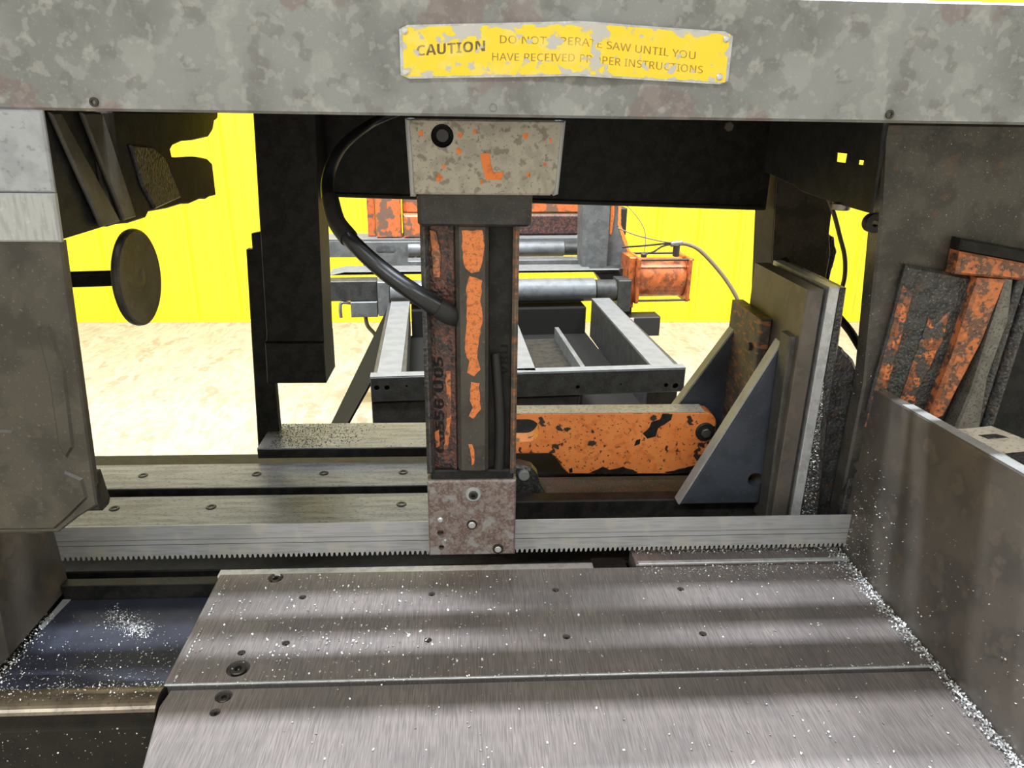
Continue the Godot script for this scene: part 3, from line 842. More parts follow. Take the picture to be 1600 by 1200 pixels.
# =================================================================== frame at the back of the bay
func build_rear_frame():
	var t := thing("rear_frame_post", "dark square post with a stepped end hanging inside the bay, rail at its foot", "post", Vector3(-.35, .84, -.42))
	part(t, "post", solid("z", [[-.359, 1.46], [-.2585, 1.46], [-.2735, 1.05], [-.3805, 1.05], [-.3775, 1.06]], -.49, -.4, .002), M["black_oil"])
	part(t, "end_block", solid("z", [[-.3805, 1.05], [-.2735, 1.05], [-.2745, .97], [-.3845, .97]], -.495, -.396, .002), M["black_oil"], "gritty block closing the post's end")
	part(t, "side_plate", solid("z", [[-.3905, 1.245], [-.37, 1.249], [-.374, 1.1], [-.3775, .887], [-.379, .812], [-.4235, .812], [-.4025, 1.217], [-.3915, 1.217]], -.44, -.42, .002), M["black_oil"], "thin plate running down to the rail")
	part(t, "foot_plate", box(-.4, .0, .8405, .858, -.458, -.342, .001), M["black_oil"])
	part(t, "foot_face", box(-.4, .0, .858, .861, -.458, -.342, .001), M["rail_steel"], "flat top of the foot plate")
	var b := thing("rear_crossbeam", "black crossbeam in shadow across the back of the bay", "beam", Vector3(.15, 1.29, -.52))
	part(b, "web", solid("z", [[-.31, 1.3035], [.57, 1.284], [.57, 1.46], [-.31, 1.46]], -.56, -.5, .002), M["black_oil"])
	part(b, "lower_flange", solid("z", [[-.2575, 1.3015], [.565, 1.2835], [.565, 1.292], [-.2575, 1.310]], -.565, -.494, .002), M["black_oil"])
	part(b, "bolt", fastener("hex", .009), M["fastener_steel"]).transform = Transform3D(Basis(), Vector3(.475, 1.435, -.494) - ofs)
	var u := thing("rear_upright", "dark upright plate with rusty orange smears behind the vise jaw", "post", Vector3(.63, 1.0, -.54))
	var up := [[.572, 1.46], [.604, 1.1], [.604, .85], [.7, .85], [.71, 1.1], [.712, 1.2], [.703, 1.24], [.6995, 1.32], [.69, 1.46]]
	part(u, "post", solid("z", up, -.605, -.503, .002), M["black_oil"])
	part(u, "face_plate", solid("z", up, -.503, -.5, .001), M["grimy_column"], "brown stained face with a rusty patch")
	part(u, "edge_lug", solid("z", wobble([[.7, 1.24], [.725, 1.23], [.735, 1.2], [.728, 1.12], [.7, 1.1]]), -.57, -.52, .002), M["grimy_iron"], "gritty lump on the edge")
	var c := thing("thin_cable", "thin brown cable hanging beside the rusty upright", "cable", Vector3(.68, 1.2, -.4))
	part(c, "cable_body", tube([Vector3(.61, 1.36, -.4), Vector3(.64, 1.325, -.41), Vector3(.656, 1.289, -.4), Vector3(.674, 1.249, -.4), Vector3(.689, 1.214, -.4), Vector3(.696, 1.178, -.4), Vector3(.695, 1.14, -.4), Vector3(.69, 1.09, -.38)], .004, .004), M["hose_tan"])
	part(c, "cable_clip", rod(Vector3(.645, 1.33, -.499), Vector3(.637, 1.326, -.405), .007), M["fastener_dark"])

func build_black_cable():
	var c := thing("black_cable", "short stretch of black cable crossing the gap behind the jaw's gritty face", "cable", Vector3(.69, 1.05, -.3))
	part(c, "cable_body", tube([Vector3(.62, 1.18, -.498), Vector3(.635, 1.145, -.36), Vector3(.665, 1.104, -.3), Vector3(.70, 1.055, -.28), Vector3(.76, .98, -.2), Vector3(.8, .93, -.061)], .007, .007), M["rubber_dull"])
	part(c, "cable_gland", rod(Vector3(.62, 1.183, -.499), Vector3(.623, 1.17, -.46), .011), M["fastener_dark"])

# =================================================================== the sliding vise jaw
func build_vise():
	var t := thing("vise_jaw", "steel vise jaw with two blue black triangular gussets behind the band", "vise", Vector3(.45, .85, -.15))
	var gus := [[.328, .8765], [.4485, 1.131], [.457, 1.139], [.4545, .8765]]
	var g := solid("z", gus, -.108, -.088, .002)
	part(t, "gusset", cut(g, [[Vector3(.4425, .919, -.1), Vector3(0, 0, 1), .0115, .06]]), M["blue_black"], "triangular gusset with a round hole")
	part(t, "gusset_edge", slope_bar(Vector2(.3265, .8765), Vector2(.4535, 1.143), -.109, -.087, .003), M["rail_cap"], "worn bright sloping edge")
	part(t, "gusset", solid("z", [[.293, .8765], [.444, 1.123], [.449, 1.136], [.4545, 1.138], [.4545, .8765]], -.262, -.242, .002), M["blue_black"], "second gusset, standing behind the first")
	part(t, "gusset_edge", slope_bar(Vector2(.2915, .8765), Vector2(.4495, 1.1345), -.263, -.241, .003), M["rail_cap"], "worn bright sloping edge")
	part(t, "back_plate", box(.4365, .4545, .852, 1.165, -.265, -.135, .002), M["rust_streak"], "rust streaked plate joining both gussets")
	part(t, "flange", solid("z", [[.4525, .852], [.4465, 1.1625], [.4575, 1.1635], [.4675, .852]], -.0855, -.052, .002), M["dark_steel"], "upright steel flange at the front gusset")
	part(t, "jaw_slab", box(.4555, .4785, .852, 1.2325, -.236, -.04, .0015), M["brown_steel"], "thick brown steel slab")
	part(t, "face_plate", box(.4855, .5, .852, 1.2365, -.236, -.04, .0012), M["bright_steel"], "bright edged steel face plate")
	part(t, "chip_face", solid("z", [[.5, .852], [.5, 1.2345], [.512, 1.2345], [.519, 1.05], [.53, .9], [.532, .852]], -.232, -.044, .003), M["grimy_iron"], "gritty clamping face full of chips")
	part(t, "swarf_bank", solid("z", wobble([[.505, 1.15], [.521, 1.15], [.55, 1.125], [.575, 1.09], [.605, .86], [.505, .86]]), -.2, -.062, .004), M["grimy_iron"], "bank of gritty oily swarf behind the jaw")
	part(t, "spacer", box(.4785, .4855, .86, 1.228, -.23, -.06, 0), M["hole_dark"])
	part(t, "slide_base", box(.067, .545, .8405, .8755, -.135, -.106, .002), M["black_oil"], "black bar under the jaw")
	part(t, "slide_back", box(.066, .5, .812, .852, -.335, -.24, .002), M["soot_black"], "black recess behind the slide")
	part(t, "slide_plate", box(.067, .545, .8403, .8505, -.235, -.137, .001), M["maroon_plate"], "maroon oiled slide plate")
	for p in [[.4363, 1.115, -.16], [.4363, 1.07, -.1]]:
		put(t, "bolt", fastener("hex", .007), M["fastener_dark"], Vector3(p[0], p[1], p[2]), Vector3(-1, 0, 0))
	# orange clamp link
	var a := thing("clamp_link", "orange painted steel link arm with a slot and black paint chips", "link arm", Vector3(.2, .87, -.218))
	var o := [[-.035, .987], [.386, .9865]]
	for k in 5:
		var t0 := PI / 2 - PI / 2 * k / 4
		o.append([.390 + .022 * cos(t0), .9645 + .022 * sin(t0)])
	o.append_array([[.412, .92], [.405, .892], [.395, .882], [.356, .871], [.165, .874], [.155, .884], [.1385, .908], [.132, .9125], [-.035, .914]])
	var m := solid("z", o, -.236, -.2, .0022)
	var ar := part(a, "arm", cut(m, [[Vector3(.092, .9565, -.2), Vector3(0, 0, 1), .0205, .2], [Vector3(.03, .9565, -.2), Vector3(0, 0, 1), .0205, .2], [Vector3(.061, .9565, -.2), Vector3(.062, .041, .2)]]), M["orange_paint"])
	put(ar, "washer", fastener("washer", .0165), M["rubber_dull"], Vector3(.3935, .9515, -.1995), Vector3(0, 0, 1), "black greasy washer")
	put(ar, "bolt", fastener("hex", .0085), M["fastener_steel"], Vector3(.3935, .9515, -.197), Vector3(0, 0, 1), "worn hexagon bolt")
	for q in [[[.318, .985], [.335, .984], [.333, .974], [.322, .966], [.312, .958], [.31, .944], [.295, .94], [.287, .95], [.297, .96], [.3, .97], [.314, .974]],
			[[.2, .8755], [.222, .887], [.235, .882], [.258, .887], [.285, .876], [.28, .873]], [[.33, .875], [.36, .882], [.395, .893], [.401, .889], [.394, .883], [.355, .8722]], [[.276, .936], [.284, .939], [.283, .929], [.275, .926]], [[.165, .884], [.171, .886], [.172, .878], [.166, .876]]]:
		part(ar, "bare_patch", solid("z", wobble(q), -.2004, -.1992, .0003), M["black_oil"], "patch where the orange paint has chipped away")
	part(ar, "edge_wear", box(-.035, .39, .9867, .9877, -.2355, -.2, .0003), M["putty_light"], "top edge worn to pale primer")
	var l := thing("cast_lug", "grey lumpy cast lug with a dark slot under the orange link", "lug", Vector3(.1, .8525, -.18))
	part(l, "lug_body", solid("z", [[.03, .8515], [.125, .8515], [.112, .875], [.108, .89], [.098, .903], [.075, .91], [.03, .91]], -.195, -.165, .005), M["grimy_iron"])
	part(l, "stub", rod(Vector3(.085, .893, -.166), Vector3(.085, .893, -.158), .009), M["rail_cap"])

# a thin bar laid along a sloping edge
func slope_bar(a: Vector2, b: Vector2, z0: float, z1: float, w: float) -> ArrayMesh:
	var d := (b - a).normalized()
	var n := Vector2(-d.y, d.x) * w
	return solid("z", [[a.x, a.y], [b.x, b.y], [b.x + n.x, b.y + n.y], [a.x + n.x, a.y + n.y]], z0, z1, .0006)

# =================================================================== fixed jaw and its column
func build_fixed_side():
	var t := thing("fixed_jaw", "large brown steel jaw plate standing upright beside the table", "vise jaw", Vector3(.565, .8, .2))
	var f := [[-.015, .8], [-.013, .967], [-.009, .973], [-.024, .977], [-.011, .989], [-.006, 1.099], [.0, 1.101], [.28, 1.1165], [.6, 1.134], [.6, .8]]
	part(t, "plate", solid("x", f, .5555, .5725, .0015), M["brown_steel"])
	part(t, "top_edge", solid("x", [[.06, 1.1042], [.28, 1.1165], [.6, 1.134], [.6, 1.1355], [.28, 1.1178], [.06, 1.1052]], .5565, .5715, .0004), M["rail_cap"], "worn pale strip along the top edge")
	part(t, "fillet", solid("x", [[-.029, .8125], [-.015, .8125], [-.012, .96], [-.029, .93]], .548, .562, .002), M["grimy_iron"])
	var k := thing("clamp_block", "pale grey block with slots behind the jaw plate's top edge", "block", Vector3(.63, 1.06, .2))
	part(k, "pedestal", box(.576, .69, .7752, 1.05, .15, .3, .003), M["grimy_column"], "oily pedestal under the block")
	var kt := part(k, "block_top", solid("y", [[.5745, .13], [.6, .128], [.634, .121], [.70, .3], [.5745, .36]], 1.05, 1.102, .002), M["putty_light"], "pale painted top")
	part(kt, "slot_plate", solid("y", [[.598, .15], [.622, .147], [.63, .158], [.603, .161]], 1.101, 1.1026, .0005), M["grimy_iron"], "dark rusty slot")
	part(kt, "slot_plate", solid("y", [[.595, .2], [.65, .19], [.68, .28], [.6, .29]], 1.101, 1.1028, .0005), M["grimy_iron"], "dark recess with swarf")
	var c := thing("guide_column", "heavy oily column casting with flaking orange paint behind the jaw plate", "column", Vector3(.65, .8, -.05))
	part(c, "column_plate", solid("z", [[.5145, 1.447], [.532, 1.327], [.5535, 1.1], [.5535, .85], [1.5, .85], [1.5, 1.447]], -.06, -.03, .003), M["grimy_column"], "brown oily plate sprinkled with chips")
	part(c, "pad", solid("z", [[.5735, 1.272], [.69, 1.252], [.672, 1.17], [.645, 1.06], [.56, 1.06], [.5615, 1.1], [.568, 1.18]], -.03, -.018, .004), M["grimy_iron"], "raised pad glittering with fine chips")
	part(c, "rib", solid("z", wobble([[.5715, 1.245], [.588, 1.235], [.585, 1.17], [.579, 1.1], [.572, 1.04], [.558, 1.04], [.564, 1.13]]), -.02, -.011, .004), M["orange_flaked"], "orange flaked rib")
	part(c, "rib", solid("z", wobble([[.618, 1.2], [.63, 1.19], [.646, 1.21], [.645, 1.17], [.638, 1.14], [.625, 1.09], [.628, 1.045], [.6, 1.045], [.607, 1.12]]), -.02, -.0145, .003), M["orange_flaked"], "rust orange patch of the casting")
	part(c, "brace", solid("z", [[.665, 1.2575], [.704, 1.255], [.692, 1.17], [.663, 1.06], [.64, 1.05], [.655, 1.15]], -.03, -.002, .004), M["orange_iron"], "slanting orange painted brace")
	var cb := part(c, "bar", solid("z", [[.633, 1.292], [.84, 1.257], [.84, 1.245], [.633, 1.262]], -.03, -.004, .003), M["orange_iron"], "short orange bar with black top")
	part(cb, "bar_top", solid("z", [[.633, 1.308], [.84, 1.275], [.84, 1.257], [.633, 1.292]], -.03, -.008, .002), M["black_oil"], "black bevelled top of the bar")
	part(c, "wedge", solid("z", [[.702, 1.2565], [.712, 1.255], [.72, 1.2], [.712, 1.12], [.72, 1.03], [.68, 1.03], [.692, 1.1]], -.03, -.001, .003), M["speckled_grey"], "pale grey speckled wedge")
	part(c, "dark_panel", solid("z", [[.7, 1.256], [1.5, 1.2], [1.5, .85], [.69, .85]], -.03, -.026, .001), M["black_oil"], "black oily recess")
	for x in [.728, .748]:
		part(c, "slide_rod", rod(Vector3(x + .006, 1.255, -.022), Vector3(x - .012, 1.0, -.016), .009, .001, 16), M["grimy_iron"], "black oily rod")
	part(c, "lower_ring", turned(Vector3(.5285, 1.323, -.045), Vector3(0, 0, 1), [[0, .0045], [0, .0125], [.012, .0125], [.012, .0045], [0, .0045]], 28), M["black_oil"], "black ring on the column edge")
	var s := thing("hanging_casting", "black oily casting with two small holes under the beam by the column", "casting", Vector3(.5, 1.35, -.1))
	part(s, "web", cut(solid("x", [[.0, 1.34], [-.1, 1.342], [-.2, 1.347], [-.235, 1.353], [-.36, 1.365], [-.36, 1.447], [.0, 1.447]], .5, .504, .0008), [[Vector3(.5, 1.4015, -.1), Vector3(.1, .012, .034)], [Vector3(.5, 1.3985, -.046), Vector3(.1, .006, .018)]]), M["black_oil"])
	part(s, "nut", rod(Vector3(.505, 1.334, -.085), Vector3(.505, 1.343, -.085), .012), M["fastener_steel"], "steel nut under the casting")

# =================================================================== tables
func build_tables():
	var t := thing("table_plate", "brushed steel table plate beside the band, with screw holes and chips", "table plate", Vector3(.1, .82, .13), "steel table plates")
	var small := [[-.228, .078], [-.056, .077], [.113, .074], [.286, .078], [-.229, .168], [-.056, .169], [.116, .169], [.289, .17], [-.278, .183]]
	var big := [[-.275, .033, .011], [-.2742, .2095, .0135]]
	var holes := []
	for p in small:
		holes.append([Vector3(p[0], .84, p[1]), Vector3(0, 1, 0), .0048, .012])
	for p in big:
		holes.append([Vector3(p[0], .84, p[1]), Vector3(0, 1, 0), p[2], .012])
	var tp := part(t, "plate", cut(solid("y", [[-.354, .0225], [.553, .0255], [.556, .236], [-.3505, .232]], .82, .84, .001), holes), M["table_steel"])
	for p in small:
		put(tp, "screw", fastener("socket", .0036), M["fastener_dark"], Vector3(p[0], .8348, p[1]), Vector3(0, 1, 0))
	for p in big:
		put(tp, "screw", fastener("socket", p[2] * .68), M["fastener_dark"], Vector3(p[0], .8345, p[1]), Vector3(0, 1, 0), "large socket screw sunk in the table")
	part(t, "edge_burr", solid("y", [[-.349, .2305], [.554, .2345], [.554, .2375], [-.349, .2335]], .8375, .8404, .0006), M["bright_steel"], "bright burred edge of the plate")
	var u := thing("table_plate", "long brushed steel table plate nearest the operator, beyond the bright seam", "table plate", Vector3(.1, .817, .4), "steel table plates")
	var b2 := [[-.2785, .2495, .0095], [-.2805, .2725, .0058]]
	var h2 := []
	for p in b2:
		h2.append([Vector3(p[0], .8375, p[1]), Vector3(0, 1, 0), p[2], .012])
	var up := part(u, "plate", cut(solid("y", [[-.341, .2375], [.556, .241], [.56, .62], [-.276, .62], [-.344, .262]], .817, .8372, .0012), h2), M["table_steel"])
	for p in b2:
		put(up, "screw", fastener("socket", p[2] * .7), M["fastener_dark"], Vector3(p[0], .832, p[1]), Vector3(0, 1, 0))
	var w := thing("wear_strip", "short steel strip between band and table, edged with chips", "strip", Vector3(.4, .82, .0))
	part(w, "strip", box(.236, .551, .8125, .8405, -.024, .0205, .001), M["table_steel"])
	part(w, "ridge", box(.24, .551, .8402, .8425, .0125, .0205, .0008), M["bright_steel"], "polished ridge")
	var l := thing("side_plate", "smooth blue black plate strewn with chips beside the table", "plate", Vector3(-.47, .788, .08))
	part(l, "plate", solid("y", [[-.576, .0185], [-.3535, .0185], [-.3535, .2], [-.576, .2]], .788, .8, .0015), M["table_blue"])
	part(l, "edge_strip", solid("y", [[-.5775, .0185], [-.566, .0185], [-.571, .08], [-.5775, .08]], .8, .8012, .0008), M["rail_cap"], "pale bare strip by the foot")
	var c := thing("way_cover", "black cover with a rounded shiny top edge in front of the blue plate", "cover", Vector3(-.55, .5, .25))
	var prof := []
	for k in 25:
		var a := PI * .95 - PI * 1.0 * k / 24
		prof.append([.246 + .024 * cos(a), .818 + .024 * sin(a)])
	prof.append_array([[.275, .7], [.28, .3], [.22, .3], [.214, .8]])
	part(c, "shell", solid("x", prof, -1.2, -.347, .001), M["gloss_black"])
	var arc := []
	for k in 13:
		var b := deg_to_rad(38.0 + 92.0 * k / 12)
		arc.append([.246 + .0246 * cos(b), .818 + .0246 * sin(b)])
	for k in 13:
		var b := deg_to_rad(130.0 - 92.0 * k / 12)
		arc.append([.246 + .0225 * cos(b), .818 + .0225 * sin(b)])
	part(c, "worn_edge", solid("x", arc, -1.2, -.348, 0), M["worn_brown"], "rounded edge worn to shiny brown steel")
	put(c, "screw", fastener("pin", .006), M["fastener_dark"], Vector3(-.3455, .826, .25), Vector3(1, 0, 0))

# =================================================================== roller conveyor behind the saw
func build_conveyor():
	var turn := deg_to_rad(4.2)
	var at := Vector3(-.283, .76, -1.01)
	var t := thing("roller_conveyor", "grey steel roller conveyor frame running away behind the saw", "conveyor", at)
	ofs = Vector3.ZERO          # shapes below are in the conveyor's own axes
	t.rotation.y = turn
	part(t, "end_bar", cut(box(0, .914, -.075, -.002, -.035, 0, .002), [[Vector3(.0165, -.032, 0), Vector3(0, 0, 1), .0075, .03], [Vector3(.045, -.033, 0), Vector3(0, 0, 1), .0075, .03], [Vector3(.858, -.053, 0), Vector3(0, 0, 1), .0065, .03], [Vector3(.887, -.056, 0), Vector3(0, 0, 1), .0085, .03], [Vector3(.592, -.05, 0), Vector3(0, 0, 1), .006, .03], [Vector3(.1, -.03, 0), Vector3(0, 0, 1), .003, .03], [Vector3(.72, -.045, 0), Vector3(0, 0, 1), .003, .03]]), M["conveyor_dark"], "square end bar with bolt holes")
	part(t, "end_cap_strip", box(0, .914, -.002, .001, -.035, -.001, .001), M["conveyor_cap"], "bare top strip")
	var sa := part(t, "side_rail", solid("y", [[.007, -.036], [.1, -.036], [.106, -.86], [.022, -.86]], -.12, -.003, .002), M["conveyor_dark"])
	part(sa, "rail_top", solid("y", [[.018, -.022], [.086, -.018], [.106, -.86], [.034, -.86]], -.003, .002, .001), M["conveyor_cap"], "pale top plate of the rail")
	var sb := part(t, "side_rail", solid("y", [[.815, -.036], [.908, -.036], [.91, -.86], [.832, -.86]], -.16, -.003, .002), M["conveyor_dark"])
	part(sb, "rail_top", solid("y", [[.816, -.018], [.888, -.002], [.906, -.86], [.832, -.86]], -.003, .002, .001), M["conveyor_cap"], "pale top plate of the rail")
	part(t, "middle_rail", solid("y", [[.40, -.02], [.470, -.012], [.484, -.5], [.484, -.86], [.42, -.86]], -.05, .001, .001), M["conveyor_cap"])
	part(t, "bed_pan", box(.09, .82, -.2, -.15, -.9, -.03, .002), M["soot_black"], "dark pan under the rollers")
	var tray := st()
	prism(tray, "y", [[.50, -.11], [.622, -.06], [.622, -.52], [.50, -.52]], -.14, -.06, .002)
	var ty := part(t, "tray", done(tray), M["black_oil"], "dark sheet tray between the rails")
	part(t, "dark_housing", box(.11, .815, -.25, -.04, -1.0, -.872, .004), M["soot_black"], "black housing below the roller")
	part(ty, "tray_lip", box(.618, .632, -.08, -.018, -.52, -.06, .002), M["conveyor_grey"])
	part(ty, "tray_lip", solid("y", [[.5, -.106], [.63, -.052], [.63, -.06], [.5, -.114]], -.06, -.045, .001), M["conveyor_cap"], "bright bent lip")
	part(t, "skirt", skirt(), M["soot_black"], "flared dark side skirt reaching the floor")
	part(t, "lower_plate", box(.0, .6, -.2, -.08, -.06, -.004, .002), M["conveyor_dark"])
	part(t, "leg", box(.05, .13, -.76, -.1, -.12, -.05, .003), M["conveyor_dark"])
	part(t, "leg", box(.78, .86, -.76, -.16, -.7, -.62, .003), M["conveyor_dark"])
	# rollers turn in bearing blocks
	var r := thing_on(t, "conveyor_roller", "long grey steel roller across the conveyor, nearest the saw", "roller")
	part(r, "barrel", rod(Vector3(.03, .022, -.925), Vector3(.855, .022, -.925), .0475, .002, 40), M["roller_steel"])
	part(r, "end_collar", rod(Vector3(.858, .018, -.925), Vector3(.945, .018, -.925), .044, .003, 36), M["conveyor_dark"], "dark end collar")
	var r2 := thing_on(t, "conveyor_roller", "grey steel roller farther back, below the orange beam", "roller")
	part(r2, "barrel", rod(Vector3(.1, .122, -1.31), Vector3(.8, .122, -1.31), .0335, .002, 32), M["roller_steel"])
	part(r2, "end_collar", rod(Vector3(.8, .122, -1.31), Vector3(.868, .122, -1.31), .028, .002, 24), M["conveyor_dark"])
	part(t, "bearing_block", box(-.018, .028, -.064, .073, -.96, -.885, .003), M["conveyor_grey"])
	part(t, "bearing_block", box(.945, 1.0, -.064, .067, -.97, -.88, .003), M["conveyor_dark"])
	part(t, "cross_tube", box(-.26, -.02, -.004, .074, -.98, -.9, .002), M["conveyor_dark"], "square tube sticking out past the roller")
	part(t, "top_bar", solid("z", [[-.21, .078], [.98, .078], [.98, .088], [-.15, .092], [-.21, .08]], -1.12, -1.0, .002), M["conveyor_cap"], "flat pale bar behind the roller")
	part(t, "top_bar", box(.1, .95, .079, .105, -1.22, -1.14, .003), M["conveyor_grey"])
	part(t, "slotted_plate", cut(box(-.097, .19, .04, .161, -1.31, -1.295, .002), [[Vector3(-.02, .125, -1.3), Vector3(0, 0, 1), .017, .1], [Vector3(.03, .125, -1.3), Vector3(0, 0, 1), .017, .1], [Vector3(.005, .125, -1.3), Vector3(.05, .034, .1)]]), M["conveyor_grey"], "plate with a long rounded slot")
	part(t, "plate_brace", solid("z", [[.1, .042], [.112, .042], [.168, .155], [.156, .155]], -1.296, -1.285, .001), M["conveyor_cap"])
	part(t, "back_bar", box(-.3, .88, .088, .16, -1.5, -1.33, .002), M["conveyor_grey"])
	part(t, "back_bar_cap", box(-.3, .88, .16, .168, -1.5, -1.33, .001), M["conveyor_cap"])
	part(t, "side_bracket", solid("z", [[.86, .09], [1.10, .09], [1.1, .02], [.92, .02], [.9, .05]], -1.13, -1.02, .003), M["conveyor_dark"])
	var ug: Node3D = part(t, "upright", solid("z", [[.82, .42], [.94, .42], [.94, .086], [.832, .086]], -1.16, -1.06, .002), M["conveyor_grey"], "grey upright with flaked orange paint")
	ug = part(t, "upright_gusset", solid("z", [[.945, .42], [.985, .42], [.992, .26], [1.055, .13], [1.055, .086], [.945, .086]], -1.12, -1.09, .002), M["conveyor_grey"])
	part(ug, "paint_patch", solid("z", wobble([[.95, .41], [.962, .41], [.966, .3], [.96, .22], [.95, .22]]), -1.0905, -1.088, .0005), M["orange_chip"], "flaking orange paint")
	part(ug, "paint_patch", solid("z", wobble([[.978, .4], [.99, .4], [.998, .26], [1.03, .19], [1.045, .14], [1.038, .14], [1.012, .19], [.985, .26]]), -1.0905, -1.088, .0005), M["orange_chip"], "flaking orange paint")
	part(t, "limit_box", box(1.01, 1.135, -.17, -.088, -.97, -.88, .004), M["rubber_dull"], "black plastic box")
	part(t, "limit_post", box(.99, 1.03, -.17, .0, -.99, -.95, .003), M["conveyor_dark"])
	part(t, "limit_label", box(1.002, 1.02, -.115, -.09, -.881, -.878, .0005), M["putty_light"], "small pale label")
	# switch below the left tube
	var sx := part(t, "switch_box", box(-.125, -.021, -.068, -.006, -.95, -.89, .003), M["conveyor_grey"], "small grey switch box")
	part(sx, "switch_cable", tube([Vector3(-.072, -.068, -.92), Vector3(-.066, -.11, -.92), Vector3(-.04, -.15, -.93), Vector3(-.02, -.2, -.94)], .008, .008), M["hose_tan"])
	part(sx, "latch", tube([Vector3(-.125, -.015, -.91), Vector3(-.16, -.012, -.905), Vector3(-.166, -.04, -.9), Vector3(-.165, -.07, -.9)], .006, .007), M["fastener_steel"], "small bent latch")
	# air cylinder with square end plates
	var a := thing_on(t, "air_cylinder", "orange and copper coloured air cylinder between square end plates", "cylinder")
	part(a, "barrel", rod(Vector3(1.042, .055, -1.0), Vector3(1.246, .055, -1.0), .082, .002, 40), M["copper_paint"], "copper barrel")
	part(a, "end_plate", solid("x", rrect(-1.09, -.04, -.91, .153, .01), 1.028, 1.044, .003), M["copper_paint"])
	part(a, "end_plate", solid("x", rrect(-1.09, -.035, -.91, .148, .01), 1.246, 1.262, .003), M["copper_paint"])
	for y in [-.028, .141]:
		for z in [-.922, -1.078]:
			part(a, "tie_rod", rod(Vector3(1.03, y, z), Vector3(1.268, y, z), .005), M["fastener_dark"])
	part(a, "end_strip", box(1.0, 1.028, -.06, .15, -1.06, -.93, .003), M["copper_paint"])
	part(a, "fitting", rod(Vector3(1.2, .15, -.95), Vector3(1.2, .2, -.95), .014, .003, 16), M["fastener_dark"])
	part(a, "fitting_elbow", rod(Vector3(1.172, .2, -.95), Vector3(1.222, .206, -.95), .012, .003, 16), M["fastener_steel"])
	part(a, "fitting", rod(Vector3(1.06, .15, -.94), Vector3(1.06, .165, -.94), .012, .002, 16), M["fastener_dark"])
	var h := thing_on(t, "air_hose", "tan air hose arching from the cylinder down behind the gusset", "hose")
	part(h, "hose_body", tube([Vector3(1.2, .204, -.95), Vector3(1.25, .198, -.95), Vector3(1.305, .17, -.94), Vector3(1.395, .08, -.92), Vector3(1.46, -.01, -.9), Vector3(1.5, -.09, -.9)], .0085, .0085), M["hose_tan"])
	part(h, "thin_line", tube([Vector3(1.06, .162, -.94), Vector3(1.1, .17, -.945), Vector3(1.14, .192, -.95), Vector3(1.19, .202, -.95)], .004, .004), M["rubber_dull"])
	part(h, "thin_line", tube([Vector3(.97, .19, -.95), Vector3(1.06, .195, -.95), Vector3(1.18, .206, -.95)], .004, .004), M["rubber_dull"])
	part(h, "thin_line", tube([Vector3(.96, .26, -1.0), Vector3(1.03, .235, -.97), Vector3(1.12, .215, -.95), Vector3(1.18, .206, -.95)], .0028, .0028), M["hose_tan"])
	part(h, "thin_line", tube([Vector3(.96, .36, -1.0), Vector3(1.0, .34, -.98), Vector3(1.06, .26, -.96), Vector3(1.065, .17, -.945)], .0018, .0018), M["hose_tan"])
	# far vise with orange blocks
	var v := thing_on(t, "far_vise", "orange flaked vise beams and blocks standing on the conveyor's far end", "vise")
	part(v, "beam", box(.08, .9, .27, .42, -1.5, -1.42, .004), M["far_orange"], "orange upper beam")
	part(v, "beam", box(.08, .9, .1685, .265, -1.5, -1.4, .01), M["rust_maroon"], "dark red lower beam")
	part(v, "block", box(-.035, .075, .1685, .42, -1.42, -1.35, .006), M["far_orange"], "upright orange block")
	part(v, "block", box(.085, .2, .1685, .27, -1.42, -1.34, .008), M["far_orange"], "short orange block")
	part(v, "edge_bar", box(-.075, -.04, .1685, .42, -1.46, -1.40, .003), M["far_orange"])
	part(v, "dark_bracket", box(1.0, 1.09, .18, .3, -1.4, -1.32, .004), M["rubber_dull"], "black bracket box")

func thing_on(t: Node3D, called: String, label: String, category: String) -> Node3D:
	var o := thing(called, label, category, t.position)
	o.rotation = t.rotation
	ofs = Vector3.ZERO
	return o

func skirt() -> ArrayMesh:
	var s := st()
	# a sheet 6 mm thick, sloping out and down
	var a := [Vector3(.004, -.02, -.05), Vector3(.02, -.02, -.86), Vector3(-.36, -.755, -.86), Vector3(-.42, -.755, -.05)]
	var n := Vector3(-.9, .45, 0).normalized() * .006
	quad(s, a[0], a[1], a[2], a[3], n)
	quad(s, a[0] - n, a[1] - n, a[2] - n, a[3] - n, -n)
	for k in 4:
		var p: Vector3 = a[k]
		var q: Vector3 = a[(k + 1) % 4]
		quad(s, p, q, q - n, p - n, (p + q) / 2 - (a[0] + a[1] + a[2] + a[3]) / 4)
	return done(s)

# =================================================================== steel chips
func chip_mesh(sd: int) -> ArrayMesh:
	var r := RandomNumberGenerator.new()
	r.seed = sd
	ofs = Vector3.ZERO
	var s := st()
	# a curled flake
	var n := 5
	for i in n:
		var t0 := -1.2 + 2.4 * i / n
		var t1 := -1.2 + 2.4 * (i + 1) / n
		var w0 := .32 * cos(t0 * .8) + .08
		var w1 := .32 * cos(t1 * .8) + .08
		var a := Vector3(sin(t0) * .5, .5 - cos(t0) * .45, -w0)
		var b := Vector3(sin(t1) * .5, .5 - cos(t1) * .45, -w1)
		quad(s, a, b, b + Vector3(.1, 0, 2 * w1), a + Vector3(.1, 0, 2 * w0), Vector3(0, 1, 0))
	return done(s)

